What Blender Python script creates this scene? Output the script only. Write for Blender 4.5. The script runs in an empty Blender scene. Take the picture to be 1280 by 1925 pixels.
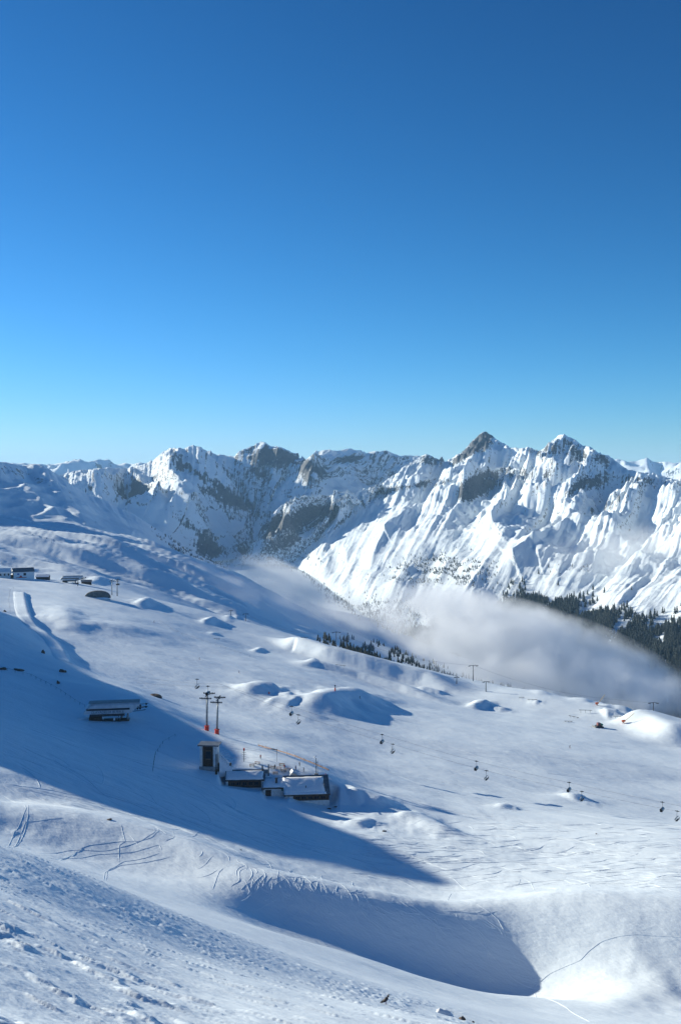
import bpy, bmesh, math, random
import numpy as np
from mathutils import Vector, Matrix
rnd = random.Random(7)
SC = bpy.context.scene
COL = SC.collection
# ------------------------------------------------------------------ camera, sky, sun, exposure
F = 1973.0; CX, CY, HZ = 640.0, 962.5, 890.0
PITCH = math.atan((CY-HZ)/F)
cam_d = bpy.data.cameras.new('camera'); cam = bpy.data.objects.new('camera', cam_d); COL.objects.link(cam)
cam_d.sensor_fit = 'VERTICAL'; cam_d.sensor_height = 24.0; cam_d.lens = 24.0*F/1925.0
cam_d.clip_start = 0.3; cam_d.clip_end = 90000
cam.location = (0, 0, 0); cam.rotation_euler = (math.pi/2-PITCH, 0, 0)
SC.camera = cam
SUN_AZ = math.radians(-60); SUN_EL = math.radians(17)
w = bpy.data.worlds.new("World"); SC.world = w; w.use_nodes = True
nt = w.node_tree; nt.nodes.clear()
sky = nt.nodes.new('ShaderNodeTexSky'); sky.sky_type = 'NISHITA'; sky.sun_disc = False
sky.sun_elevation = SUN_EL; sky.sun_rotation = SUN_AZ
sky.altitude = 2400; sky.air_density = 1.0; sky.dust_density = 0.0; sky.ozone_density = 8.0

# film response of the sky: per channel a * L^g, rolled off towards c (the same everywhere in the sky)
sep = nt.nodes.new('ShaderNodeSeparateColor'); cmb = nt.nodes.new('ShaderNodeCombineColor'); nt.links.new(sky.outputs[0], sep.inputs[0])
def mth(op, a, b):
    n = nt.nodes.new('ShaderNodeMath'); n.operation = op
    for k, q in enumerate((a, b)):
        if isinstance(q, (int, float)): n.inputs[k].default_value = q
        else: nt.links.new(q, n.inputs[k])
    return n.outputs[0]
for ch, (a_, g_, c_) in enumerate(((.42, 1.95, 4.), (.40, 1.62, 7.), (.285, 1.40, 60.))):
    y_ = mth('MULTIPLY', mth('POWER', sep.outputs[ch], g_), a_)
    nt.links.new(mth('DIVIDE', y_, mth('ADD', mth('DIVIDE', y_, c_), 1.)), cmb.inputs[ch])
bg = nt.nodes.new('ShaderNodeBackground'); bg.inputs[1].default_value = 0.145
wo = nt.nodes.new('ShaderNodeOutputWorld')
nt.links.new(cmb.outputs[0], bg.inputs[0]); nt.links.new(bg.outputs[0], wo.inputs[0])
sl = bpy.data.lights.new('sun', 'SUN'); sl.energy = 4.0; sl.angle = math.radians(0.55); sl.color = (1.0, 0.975, 0.84)
so = bpy.data.objects.new('sun', sl); COL.objects.link(so)
SDIR = Vector((math.sin(SUN_AZ)*math.cos(SUN_EL), math.cos(SUN_AZ)*math.cos(SUN_EL), math.sin(SUN_EL)))
so.rotation_euler = SDIR.to_track_quat('Z', 'Y').to_euler()
so.location = SDIR*200
SC.view_settings.view_transform = 'Standard'; SC.view_settings.look = 'None'
SC.view_settings.exposure = 0.82; SC.view_settings.gamma = 1.0
SC.render.engine = 'CYCLES'
SC.cycles.use_denoising = True
SC.cycles.max_bounces = 9; SC.cycles.diffuse_bounces = 8; SC.cycles.glossy_bounces = 2
SC.cycles.transmission_bounces = 4; SC.cycles.volume_bounces = 6; SC.cycles.transparent_max_bounces = 8
SC.cycles.volume_step_rate = 0.35; SC.cycles.volume_max_steps = 256

# ------------------------------------------------------------------ projection helpers
cp, sp = math.cos(PITCH), math.sin(PITCH)
def ray(px, py):
    a = (np.asarray(px, float)-CX)/F; b = (CY-np.asarray(py, float))/F
    dx = a; dy = cp+b*sp; dz = -sp+b*cp
    return dx, dy, dz
def P(px, py, r):
    dx, dy, dz = ray(px, py); h = np.hypot(dx, dy)
    return np.array([dx/h*r, dy/h*r, dz/h*r])
def proj(x, y, z):
    depth = y*cp-z*sp; up = y*sp+z*cp
    return CX+F*x/depth, CY-F*up/depth
def thv(px, py):
    dx, dy, dz = ray(px, py)
    return np.arctan2(dx, dy), dz/np.hypot(dx, dy)

# ------------------------------------------------------------------ noise
def _hash(ix, iy, seed):
    n = (ix.astype(np.int64)*374761393 + iy.astype(np.int64)*668265263 + seed*1442695041) & 0xffffffff
    n = ((n ^ (n >> 13))*1274126177) & 0xffffffff
    return ((n ^ (n >> 16)) & 0xffffff)/float(0xffffff)*2*math.pi
def perlin(x, y, seed=0):
    xi = np.floor(x); yi = np.floor(y); xf = x-xi; yf = y-yi
    u = xf*xf*xf*(xf*(xf*6-15)+10); v = yf*yf*yf*(yf*(yf*6-15)+10)
    def g(ox, oy):
        a = _hash(xi+ox, yi+oy, seed); return np.cos(a)*(xf-ox)+np.sin(a)*(yf-oy)
    n0 = g(0, 0)*(1-u)+g(1, 0)*u; n1 = g(0, 1)*(1-u)+g(1, 1)*u
    return (n0*(1-v)+n1*v)*1.5
def fbm(x, y, o=4, seed=0, gain=.5, lac=2.03):
    r = 0; a = 1.
    for k in range(o):
        r = r+a*perlin(x, y, seed+k*17); a *= gain; x = x*lac+3.1; y = y*lac+1.7
    return r
def ridged(x, y, o=4, seed=0, gain=.5, lac=2.03):
    r = 0; a = 1.; wgt = 1.
    for k in range(o):
        n = 1-np.abs(perlin(x, y, seed+k*17)); n = n*n*wgt; wgt = np.clip(n*1.6, 0, 1)
        r = r+a*n; a *= gain; x = x*lac+3.1; y = y*lac+1.7
    return r
def sst(a, b, x):
    t = np.clip((x-a)/(b-a), 0, 1); return t*t*(3-2*t)
def segdist(px, py, pl):
    """distance in px to a polyline, signed (positive to its right when walking along it), and position along it 0..1"""
    best = np.full(np.shape(px), 1e9); sgn = np.zeros(np.shape(px)); tt = np.zeros(np.shape(px))
    n = len(pl)-1
    for i in range(n):
        x0, y0 = pl[i][:2]; x1, y1 = pl[i+1][:2]; ex, ey = x1-x0, y1-y0; L2 = ex*ex+ey*ey
        t = np.clip(((px-x0)*ex+(py-y0)*ey)/L2, 0, 1)
        ddx = px-(x0+t*ex); ddy = py-(y0+t*ey); dd = np.hypot(ddx, ddy)
        m = dd < best
        best = np.where(m, dd, best); sgn = np.where(m, np.sign(ex*ddy-ey*ddx), sgn); tt = np.where(m, (i+t)/n, tt)
    return best, sgn, tt

# ------------------------------------------------------------------ materials
def mat(name, col=(.8, .8, .8), rough=.6, metal=0.0, spec=.5):
    m = bpy.data.materials.new(name); m.use_nodes = True
    b = m.node_tree.nodes['Principled BSDF']
    b.inputs['Base Color'].default_value = (*col, 1); b.inputs['Roughness'].default_value = rough
    b.inputs['Metallic'].default_value = metal; b.inputs['Specular IOR Level'].default_value = spec
    return m
def nmat(name, c1, c2, scale=3.0, rough=.7, detail=4, metal=0., bump=0.0):
    """two tones broken up by noise, with a little relief"""
    m = mat(name, c1, rough, metal); t = m.node_tree; b = t.nodes['Principled BSDF']
    g = t.nodes.new('ShaderNodeNewGeometry')
    n = t.nodes.new('ShaderNodeTexNoise'); n.inputs['Scale'].default_value = scale; n.inputs['Detail'].default_value = detail
    r = t.nodes.new('ShaderNodeValToRGB'); r.color_ramp.elements[0].position = .35; r.color_ramp.elements[1].position = .65
    r.color_ramp.elements[0].color = (*c1, 1); r.color_ramp.elements[1].color = (*c2, 1)
    t.links.new(g.outputs['Position'], n.inputs['Vector']); t.links.new(n.outputs[0], r.inputs[0]); t.links.new(r.outputs[0], b.inputs['Base Color'])
    if bump:
        bp = t.nodes.new('ShaderNodeBump'); bp.inputs['Distance'].default_value = bump; bp.inputs['Strength'].default_value = .6
        t.links.new(n.outputs[0], bp.inputs['Height']); t.links.new(bp.outputs[0], b.inputs['Normal'])
    return m
SNOW_C = (.875, .935, .965)
def snow_mat():
    m = mat('snow', SNOW_C, .55, spec=.25); t = m.node_tree; b = t.nodes['Principled BSDF']; L = t.links.new
    g = t.nodes.new('ShaderNodeNewGeometry')
    mp = t.nodes.new('ShaderNodeMapping'); mp.vector_type = 'POINT'; mp.inputs['Rotation'].default_value = (0, 0, math.radians(32))
    L(g.outputs['Position'], mp.inputs['Vector'])
    st = t.nodes.new('ShaderNodeVectorMath'); st.operation = 'MULTIPLY'; st.inputs[1].default_value = (.35, 1.0, 1.0)
    L(mp.outputs[0], st.inputs[0])
    # three reliefs: metre-scale wind ripples, decimetre crust, broad drifts
    def noise(vec, sc, det, ro=.6):
        n = t.nodes.new('ShaderNodeTexNoise'); n.inputs['Scale'].default_value = sc; n.inputs['Detail'].default_value = det
        n.inputs['Roughness'].default_value = ro; L(vec, n.inputs['Vector']); return n.outputs[0]
    prev = None
    for vec, sc, det, dist, stg in ((st.outputs[0], .12, 5, 1.6, .5), (st.outputs[0], .9, 5, .22, .55), (g.outputs['Position'], 6, 5, .03, .5)):
        bp = t.nodes.new('ShaderNodeBump'); bp.inputs['Distance'].default_value = dist; bp.inputs['Strength'].default_value = stg
        L(noise(vec, sc, det), bp.inputs['Height'])
        if prev: L(prev, bp.inputs['Normal'])
        prev = bp.outputs[0]
    L(prev, b.inputs['Normal'])
    return m
def mountain_mat(name, scale=.02, bumpd=12., rockc=((.018, .022, .03), (.125, .12, .118)), flow=(9, 7)):
    """snow with rock where the vertex attribute 'rock' (slope and exposure) says so, broken up by noise"""
    m = mat(name, SNOW_C, .6, spec=.2); t = m.node_tree; b = t.nodes['Principled BSDF']; L = t.links.new
    g = t.nodes.new('ShaderNodeNewGeometry'); at = t.nodes.new('ShaderNodeAttribute'); at.attribute_name = 'rock'
    def noise(sc, det, ro=.65):
        n = t.nodes.new('ShaderNodeTexNoise'); n.inputs['Scale'].default_value = sc; n.inputs['Detail'].default_value = det
        n.inputs['Roughness'].default_value = ro; L(g.outputs['Position'], n.inputs['Vector']); return n.outputs[0]
    fa = t.nodes.new('ShaderNodeAttribute'); fa.attribute_name = 'flow'
    fm = t.nodes.new('ShaderNodeVectorMath'); fm.operation = 'MULTIPLY'; fm.inputs[1].default_value = (flow[0], flow[1], 1); L(fa.outputs['Vector'], fm.inputs[0])
    nf = t.nodes.new('ShaderNodeTexNoise'); nf.inputs['Scale'].default_value = 1.0; nf.inputs['Detail'].default_value = 7; nf.inputs['Roughness'].default_value = .8
    L(fm.outputs[0], nf.inputs['Vector'])
    nw = noise(scale*1.3, 9, .8); av = t.nodes.new('ShaderNodeMix'); av.data_type = 'FLOAT'; av.inputs['Factor'].default_value = .5
    L(nw, av.inputs[2]); L(nf.outputs[0], av.inputs[3]); n1 = av.outputs[0]; n2 = noise(scale*.35, 4); n3 = noise(scale*2.2, 5)
    a = t.nodes.new('ShaderNodeMath'); a.operation = 'MULTIPLY_ADD'; a.inputs[1].default_value = 4.8; L(n1, a.inputs[0]); L(at.outputs['Fac'], a.inputs[2])
    r = t.nodes.new('ShaderNodeMapRange'); r.inputs['From Min'].default_value = 2.70; r.inputs['From Max'].default_value = 2.80
    L(a.outputs[0], r.inputs[0])
    cr = t.nodes.new('ShaderNodeValToRGB'); cr.color_ramp.elements[0].color = (*rockc[0], 1); cr.color_ramp.elements[1].color = (*rockc[1], 1)
    cr.color_ramp.elements[0].position = .38; cr.color_ramp.elements[1].position = .64; L(n3, cr.inputs[0])
    mx = t.nodes.new('ShaderNodeMix'); mx.data_type = 'RGBA'; L(r.outputs[0], mx.inputs['Factor'])
    mx.inputs[6].default_value = (*SNOW_C, 1); L(cr.outputs[0], mx.inputs[7]); L(mx.outputs[2], b.inputs['Base Color'])
    bp = t.nodes.new('ShaderNodeBump'); bp.inputs['Distance'].default_value = bumpd; bp.inputs['Strength'].default_value = .45
    L(n1, bp.inputs['Height']); L(bp.outputs[0], b.inputs['Normal'])
    return m
M = {}
M['snow'] = snow_mat()

# ------------------------------------------------------------------ terrain: the near snowfield, one sheet
LINES = [
 # feet of the photographer and the steep slope under the camera
 [(-400,2230,3),(640,2300,3),(1700,2350,3)],
 [(-400,1990,9),(0,2060,9),(640,2120,10),(1280,2230,10),(1700,2300,10)],
 [(-300,1880,17),(0,1925,20),(300,1935,24),(640,1945,28),(850,1972,30),(1280,2090,30)],
 [(-300,1750,26),(0,1800,27),(300,1850,33),(640,1890,36),(850,1922,38),(1000,1965,42),(1280,2040,50)],
 [(-300,1640,38),(0,1690,40),(200,1752,44),(400,1805,50),(640,1862,58),(800,1890,66),(900,1912,72),(1000,1940,78),(1280,1990,90)],
 [(-300,1500,60),(0,1590,60),(100,1623,63),(200,1660,66),(330,1720,74),(450,1772,86),(640,1830,108),(800,1868,125),(900,1888,140),(1000,1910,150),(1280,1950,165)],
 [(-300,1570,85),(0,1660,85),(200,1715,92),(330,1748,100),(450,1778,112)],
 [(-300,1590,130),(0,1650,130),(200,1700,130),(330,1728,135),(450,1755,145),(640,1810,155),(800,1855,168),(1000,1893,182),(1280,1925,190)],
 [(-300,1540,175),(0,1615,175),(200,1672,175),(330,1705,180),(450,1733,205),(560,1768,205),(700,1808,204),(800,1843,203),(900,1866,203),(1000,1872,203),(1100,1888,204),(1280,1905,206)],
 # bowl floor, then the crest of the rolling ridge in front of it
 [(-300,1500,240),(0,1583,236),(200,1650,224),(330,1690,218),(450,1712,226),(500,1718,229),(600,1755,226),(700,1792,224),(850,1832,224),(950,1848,225),(1000,1853,224),(1050,1854,222.7),(1100,1853,221.3),(1150,1851,220.5),(1280,1862,221)],
 [(-300,1480,268),(0,1565,264),(130,1588,260),(250,1603,256),(330,1622,250),(420,1642,242)],
 [(-300,1440,292),(0,1507,286),(60,1512,283),(130,1521,279),(250,1545,272),(330,1570,264),(420,1605,252),(500,1642,241),(600,1664,239),(700,1684,238),(840,1706,239),(950,1690,243),(1050,1680,244),(1150,1682,244),(1280,1690,245)],
 [(-300,1436,308),(0,1503,302),(130,1516,295),(250,1538,288),(330,1563,280),(420,1598,268),(500,1634,257),(600,1655,255),(700,1678,254),(840,1699,255),(950,1684,259),(1050,1674,261),(1150,1676,261),(1280,1684,262)],
 [(-300,1410,325),(0,1475,320),(200,1528,308),(350,1562,300),(500,1600,296),(700,1640,292),(840,1664,288),(1000,1655,290),(1280,1645,292)],
 [(-300,1370,352),(0,1425,352),(200,1468,342),(350,1510,332),(500,1548,330),(640,1566,330),(800,1592,326),(1000,1605,325),(1280,1606,325)],
 # level of the hut, terrace, and the crest of the shaded slope above it
 [(-300,1310,400),(0,1370,398),(200,1412,388),(330,1450,374),(400,1475,366),(450,1486,366),(500,1500,366),(620,1514,368),(700,1522,368),(850,1548,370),(1000,1556,370),(1280,1568,370)],
 [(400,1460,376),(450,1452,382),(500,1452,384),(560,1457,386),(620,1468,384),(660,1492,380)],
 [(420,1428,402),(450,1421,405),(500,1424,400),(560,1440,394),(600,1452,390)],
 [(-300,1180,560),(0,1248,550),(100,1295,500),(200,1345,458),(300,1395,418),(350,1425,402)],
 [(-300,1080,760),(0,1150,740),(60,1195,650),(110,1240,575),(180,1278,530),(250,1300,503),(300,1325,478),(350,1356,450),(400,1388,425),(450,1402,418),(500,1412,412),(560,1432,404),(610,1452,396),(650,1478,388),(700,1502,382)],
 [(-300,1076,820),(0,1143,800),(60,1187,700),(110,1230,622),(180,1269,570),(250,1290,545),(350,1345,486),(400,1374,460),(450,1391,449),(500,1402,442),(560,1421,433),(610,1440,425),(650,1462,416),(700,1485,410),(850,1510,410),(1000,1530,406),(1280,1558,402)],
 # the wide groomed piste
 [(-300,1060,900),(0,1128,870),(60,1172,745),(110,1212,670),(250,1272,595),(400,1348,515),(500,1378,492),(600,1405,485),(700,1430,480),(850,1462,465),(1000,1492,458),(1280,1538,450)],
 [(-300,1050,960),(0,1115,930),(110,1165,770),(250,1225,680),(400,1300,590),(500,1327,565),(640,1352,560),(760,1378,555),(900,1398,550),(1050,1422,545),(1280,1468,535)],
 [(-300,1040,1020),(0,1102,1000),(120,1125,920),(250,1160,850),(400,1228,735),(500,1262,690),(640,1292,680),(760,1322,670),(900,1347,655),(1050,1372,640),(1280,1418,625)],
 [(300,1140,980),(400,1185,900),(500,1222,840),(640,1252,810),(760,1282,815),(860,1303,785),(1000,1330,745),(1150,1358,715),(1280,1390,690)],
 # far crest of the piste (skyline against the fog), falling away behind
 [(-300,1040,1090),(0,1085,1100),(80,1090,1100),(150,1097,1095),(220,1107,1090),(300,1128,1110),(380,1152,1130),(460,1173,1110),(550,1195,1030),(640,1219,960),(750,1246,910),(860,1272,875),(940,1287,845),(1000,1297,820),(1100,1318,790),(1180,1334,770),(1280,1368,750)],
 [(-300,1040,1170),(0,1083,1180),(80,1087,1180),(150,1094,1175),(220,1106,1170),(300,1128,1190),(380,1156,1210),(460,1180,1190),(550,1206,1110),(640,1236,1050),(750,1268,1000),(860,1298,960),(1000,1330,900),(1100,1352,870),(1280,1410,840)],
 # upper plateau on the left, slopes dropping into the valley on the right
 [(-300,1020,1330),(0,1066,1330),(150,1080,1330),(220,1092,1330),(350,1132,1370),(450,1162,1400),(560,1194,1370),(700,1244,1300),(860,1320,1200),(1000,1370,1150),(1280,1460,1100)],
 [(-300,990,1560),(0,1036,1560),(150,1042,1600),(220,1054,1640),(350,1090,1690),(450,1128,1690),(560,1172,1680),(640,1206,1660),(700,1234,1600),(800,1286,1600),(1000,1380,1500),(1280,1460,1400)],
 [(-300,955,1900),(0,1000,1900),(150,1012,1950),(300,1046,2050),(400,1078,2150),(500,1125,2150),(600,1172,2150),(700,1216,2150),(800,1262,2100),(1000,1345,2000),(1280,1420,1900)],
 [(-300,940,2300),(0,982,2300),(150,998,2350),(300,1032,2450),(400,1064,2600),(450,1082,2700),(500,1112,2800),(600,1172,2800),(700,1215,2800),(1000,1300,2500),(1280,1370,2300)],
 [(-300,935,2900),(0,978,2900),(150,1000,2900),(300,1035,2900),(400,1074,3000),(450,1100,3100),(600,1180,3100),(1280,1340,2700)],
]
TH0, TH1 = -1.10, .62
def build_ctrl():
    T, S, V = [], [], []
    for ln in LINES:
        px = np.array([a[0] for a in ln], float); py = np.array([a[1] for a in ln], float); d = np.array([a[2] for a in ln], float)
        th, v = thv(px, py); s = np.log(d)
        lo = TH0 if px[0] <= -200 or d[0] < 20 else th[0]
        hi = TH1 if px[-1] >= 1280 else th[-1]
        q = np.concatenate([np.arange(lo, -.36, .09) if lo < -.36 else [], np.arange(max(lo, -.36), min(hi, .34), .0165), [min(hi, .34)], np.arange(.42, hi, .09) if hi > .42 else []])
        T += list(q); S += list(np.interp(q, th, s)); V += list(np.interp(q, th, v))
    return np.array(T), np.array(S), np.array(V)
cT, cS, cV = build_ctrl()
def tps(r2): return .5*r2*np.log(r2+1e-12)
n_ = len(cT)
K = tps((cT[:, None]-cT)**2+(cS[:, None]-cS)**2)+np.eye(n_)*2e-5
A = np.zeros((n_+3, n_+3)); A[:n_, :n_] = K; Q = np.stack([np.ones(n_), cT, cS], 1); A[:n_, n_:] = Q; A[n_:, :n_] = Q.T
W = np.linalg.solve(A, np.concatenate([cV, [0, 0, 0]]))
def rbf(th, s):
    out = np.empty(th.size); tf = th.ravel(); sf = s.ravel()
    for i in range(0, tf.size, 4000):
        a = tf[i:i+4000]; b = sf[i:i+4000]
        out[i:i+4000] = tps((a[:, None]-cT)**2+(b[:, None]-cS)**2) @ W[:n_] + W[n_]+W[n_+1]*a+W[n_+2]*b
    return out.reshape(th.shape)
# coarse solve, then resampled on the fine polar grid (finer where the picture looks)
cth = np.concatenate([np.linspace(TH0, -.36, 20)[:-1], np.linspace(-.36, .36, 150), np.linspace(.36, TH1, 9)[1:]])
cs = np.concatenate([np.linspace(math.log(1.5), math.log(60), 30)[:-1], np.linspace(math.log(60), math.log(3000), 260)])
CV = rbf(*np.meshgrid(cth, cs, indexing='ij'))
fth = np.concatenate([np.linspace(TH0, -.345, 70)[:-1], np.linspace(-.345, .345, 560), np.linspace(.345, TH1, 24)[1:]])
fs = np.concatenate([np.arange(math.log(1.5), math.log(14), .03), np.arange(math.log(14), math.log(80), .0042), np.arange(math.log(80), math.log(1100), .0056), np.arange(math.log(1100), math.log(3000), .0062)])
def cubic1(xs, ys, xq):
    """Catmull-Rom style resample of rows ys (n, m) given at xs to xq"""
    d = np.gradient(ys, xs, axis=0); i = np.clip(np.searchsorted(xs, xq)-1, 0, len(xs)-2)
    h = (xs[i+1]-xs[i])[:, None]; t = ((xq-xs[i])[:, None])/h
    return ys[i]*(2*t**3-3*t**2+1)+d[i]*h*(t**3-2*t**2+t)+ys[i+1]*(-2*t**3+3*t**2)+d[i+1]*h*(t**3-t**2)
V_ = cubic1(cth, CV, fth); V_ = cubic1(cs, V_.T.copy(), fs).T
TH, S_ = np.meshgrid(fth, fs, indexing='ij'); R_ = np.exp(S_)
GX = R_*np.sin(TH); GY = R_*np.cos(TH); GZ = V_*R_
GPX, GPY = proj(GX, GY, GZ)
# unseen hill on the left, shaped to throw the long shadow over the hut
lx, ly = -math.sin(SUN_AZ), -math.cos(SUN_AZ)           # horizontal direction the light travels
wx, wy = math.cos(SUN_AZ), -math.sin(SUN_AZ)            # across the light
def hill_x(w_): return -285.-.45*np.maximum(0, w_-330)
tn = math.tan(SUN_EL)
def need(px, py, r, extra=0.):
    x, y, z = P(px, py, r); w_ = wx*x+wy*y; return (w_, z+tn*(x-float(hill_x(w_)))/lx+extra)
hn = [need(0, 1452, 337), need(350, 1562, 300), need(600, 1622, 295), need(850, 1662, 289, -1)]
hu = [need(720, 1600, 322), need(600, 1548, 330), need(500, 1500, 366, -1), (318, -23.3), need(400, 1390, 424), need(350, 1358, 449), need(250, 1302, 502), need(180, 1280, 528), need(110, 1242, 573), need(60, 1197, 647), need(0, 1152, 737), need(-120, 1105, 800)]
HW = [hn[0][0]-14, hn[0][0]-3, hn[0][0], hn[1][0]+1.5]; HH = [-60, hn[0][1]-16, hn[0][1], max(hn[1][1], hn[0][1])]
for a in hn[2:]+hu:
    if a[0] > HW[-1]+1: HW.append(a[0]); HH.append(a[1])
HW += [HW[-1]+60]; HH += [-120]
GW = wx*GX+wy*GY; GL = lx*GX+ly*GY
hh = np.interp(GW, HW, HH, left=-1e3, right=-1e3)
hl = GX-hill_x(GW)
hz = hh - (hl/46.)**2*14 - np.abs(hl)*.15
out_ = sst(-.335, -.40, TH)
GZ = np.where(hz > GZ, GZ+(hz-GZ)*out_, GZ)

NT, NS = GZ.shape
GV = GZ/R_
def height(x, y):
    """terrain height of the snowfield under (x, y)"""
    th = math.atan2(x, y); r = math.hypot(x, y); s = math.log(r)
    i = int(np.clip(np.searchsorted(fth, th)-1, 0, NT-2)); j = int(np.clip(np.searchsorted(fs, s)-1, 0, NS-2))
    a = (th-fth[i])/(fth[i+1]-fth[i]); b = (s-fs[j])/(fs[j+1]-fs[j])
    return (GV[i, j]*(1-a)*(1-b)+GV[i+1, j]*a*(1-b)+GV[i, j+1]*(1-a)*b+GV[i+1, j+1]*a*b)*r
def hit(px, py, rmin=3.):
    """where the sight line through a photo point first meets the snowfield"""
    th, v = thv(px, py); i = int(np.clip(np.searchsorted(fth, th)-1, 0, NT-2)); a = (th-fth[i])/(fth[i+1]-fth[i])
    c_ = GV[i]*(1-a)+GV[i+1]*a
    k = np.nonzero((c_ >= v) & (np.exp(fs) > rmin))[0]
    if len(k) == 0: k = [NS-1]
    j = k[0]
    if j > 0 and c_[j] != c_[j-1]:
        b = np.clip((v-c_[j-1])/(c_[j]-c_[j-1]), 0, 1); s = fs[j-1]+(fs[j]-fs[j-1])*b
    else: s = fs[j]
    r = math.exp(s); x, y = r*math.sin(th), r*math.cos(th)
    return Vector((x, y, height(x, y)))

# ---- relief of the snowfield
def ridge(pl, width, h, side=0, taper=.25):
    """a drift, mound or bank along a line on the snowfield, width and height in metres; side=1: steep towards the camera"""
    global GZ
    q = [hit(a, b, 20) for a, b in pl]; q = [(p.x, p.y) for p in q]
    m = max(width*4, 10); xs = [a[0] for a in q]; ys = [a[1] for a in q]
    k = (GX > min(xs)-m) & (GX < max(xs)+m) & (GY > min(ys)-m) & (GY < max(ys)+m)
    dd, sg, tt = segdist(GX[k], GY[k], q); dd = dd*(1+(.08 if side else .4)*fbm(GX[k]/(width*1.7), GY[k]/(width*1.7), 3, int(pl[0][0])))
    wd = np.where(sg > 0, width*2.6, width) if side else width
    e = 1-(1-sst(0, taper, tt)*sst(1, 1-taper, tt))*(1. if side else .75) if taper else 1
    GZ[k] += h*np.exp(-(dd/wd)**2)*e
X, Y = GX, GY
near = sst(75, 30, R_); midm = sst(60, 140, R_)*sst(1500, 900, R_)
# rotated frames: along the wind / light
U = lx*X+ly*Y; Wc = GW
bl = sst(700, -100, GPX)                                     # rougher towards the lower left
n1 = fbm(U*.42, Wc*1.15, 4, 5)
bump = sst(.05, .75, n1)
GZ += near*bl*bump*.17*sst(10, 16, R_)*(.12+.88*sst(-.1, .5, fbm(U*.09, Wc*.16, 2, 7)))
n2 = ridged(U*1.5, Wc*3.4, 3, 9)
GZ += near*(.15+.6*bl)*(n2-.8)*.016*sst(4, 8, R_)
GZ += sst(14, 20, R_)*sst(120, 60, R_)*sst(.35, .95, fbm(U*.3+5, Wc*1.7, 3, 61))*.08
# rubble band along the shoulder
band = [(-100,1590),(100,1660),(250,1720),(400,1775),(520,1812),(640,1850),(760,1885)]
dd, sg, tt = segdist(GPX, GPY, band)
bm = np.exp(-(dd/15)**2)*(.4+.6*sst(-.2, .4, fbm(X*.12, Y*.1, 2, 37)))*(R_ < 130)*(R_ > 25)
GZ += bm*(.075*np.abs(fbm(X*.9, Y*.45, 4, 31))+.045*np.abs(fbm(X*2.4, Y*.9, 2, 33)))
# soft roll of the middle ground
GZ += midm*(fbm(U*.006, Wc*.012, 3, 41)*1.5+fbm(U*.022, Wc*.05, 3, 43)*.34*sst(300, 450, R_)+fbm(U*.09, Wc*.2, 3, 45)*.05)
GZ += sst(200, 260, R_)*sst(420, 330, R_)*fbm(X*.10, Y*.10, 4, 47)*.16
# snow park: drifts, kickers, pipe walls; banks round the hut
for a in [
    ([(262,1141),(285,1129)], 8, 4.2), ([(384,1173),(406,1163)], 5, 3.6), ([(428,1167),(446,1158)], 5, 2.8),
    ([(478,1224),(492,1219)], 3.5, 1.8), ([(398,1193),(408,1190)], 3, 1.2), ([(585,1250),(602,1245)], 4, 2.2),
    ([(522,1216),(560,1219),(620,1238),(700,1260),(800,1286),(900,1308)], 10, 10.5, 1),
    ([(545,1246),(600,1254),(680,1276),(760,1300),(880,1330)], 6, 4.5, 1),
    ([(462,1306),(490,1300),(520,1300)], 12, 5.5), ([(580,1338),(630,1318),(700,1310)], 15, 7.5), ([(500,1318),(560,1330)], 10, 2.5),
    ([(884,1330),(918,1322)], 6, 3.8), ([(900,1326),(960,1336)], 5, 2.2), ([(780,1296),(840,1308)], 6, 2.6),
    ([(1000,1324),(1012,1321)], 4, 1.6), ([(1128,1345),(1170,1347)], 8, 4.), ([(1170,1352),(1230,1372),(1300,1405)], 15, 9.5, 1),
    ([(1018,1303),(1040,1294),(1050,1298)], 7, 5.5), ([(1098,1318),(1130,1303),(1142,1300)], 9, 9), ([(1142,1330),(1150,1320)], 6, 3), ([(1172,1335),(1200,1322),(1206,1326)], 7, 7), ([(1225,1350),(1245,1337),(1252,1342)], 8, 8), ([(20,1078),(60,1072),(110,1076)], 10, 3.), ([(150,1096),(190,1090),(230,1098)], 9, 3.),
    ([(118,1140),(128,1170),(150,1195)], 12, 2.6), ([(200,1185),(260,1180)], 22, 2.2),
    ([(650,1490),(690,1500),(740,1520)], 7, 2.6), ([(740,1530),(790,1545),(860,1575)], 7, 2.4),
    ([(938,1522),(956,1516)], 3.5, 1.4), ([(1060,1500),(1100,1500)], 7, 2.2), ([(662,1552),(700,1540)], 4, 1.6), ([(20,1568),(34,1562)], 1.2, .4),
    ([(1120,1895),(1200,1875),(1290,1866)], 7, 1.3)]:
    ridge(*a)
# waves of the plateau under the left-hand ridge
pm = sst(1220, 1400, R_)*sst(620, 350, GPX)
GZ += pm*(fbm(U*.0020+3, Wc*.0095, 3, 51)*15+fbm(U*.006, Wc*.028, 3, 53)*6)
pm2 = sst(1220, 1400, R_)*sst(350, 620, GPX)
GZ += pm2*(fbm(X*.004, Y*.004, 4, 55)*10)
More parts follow.
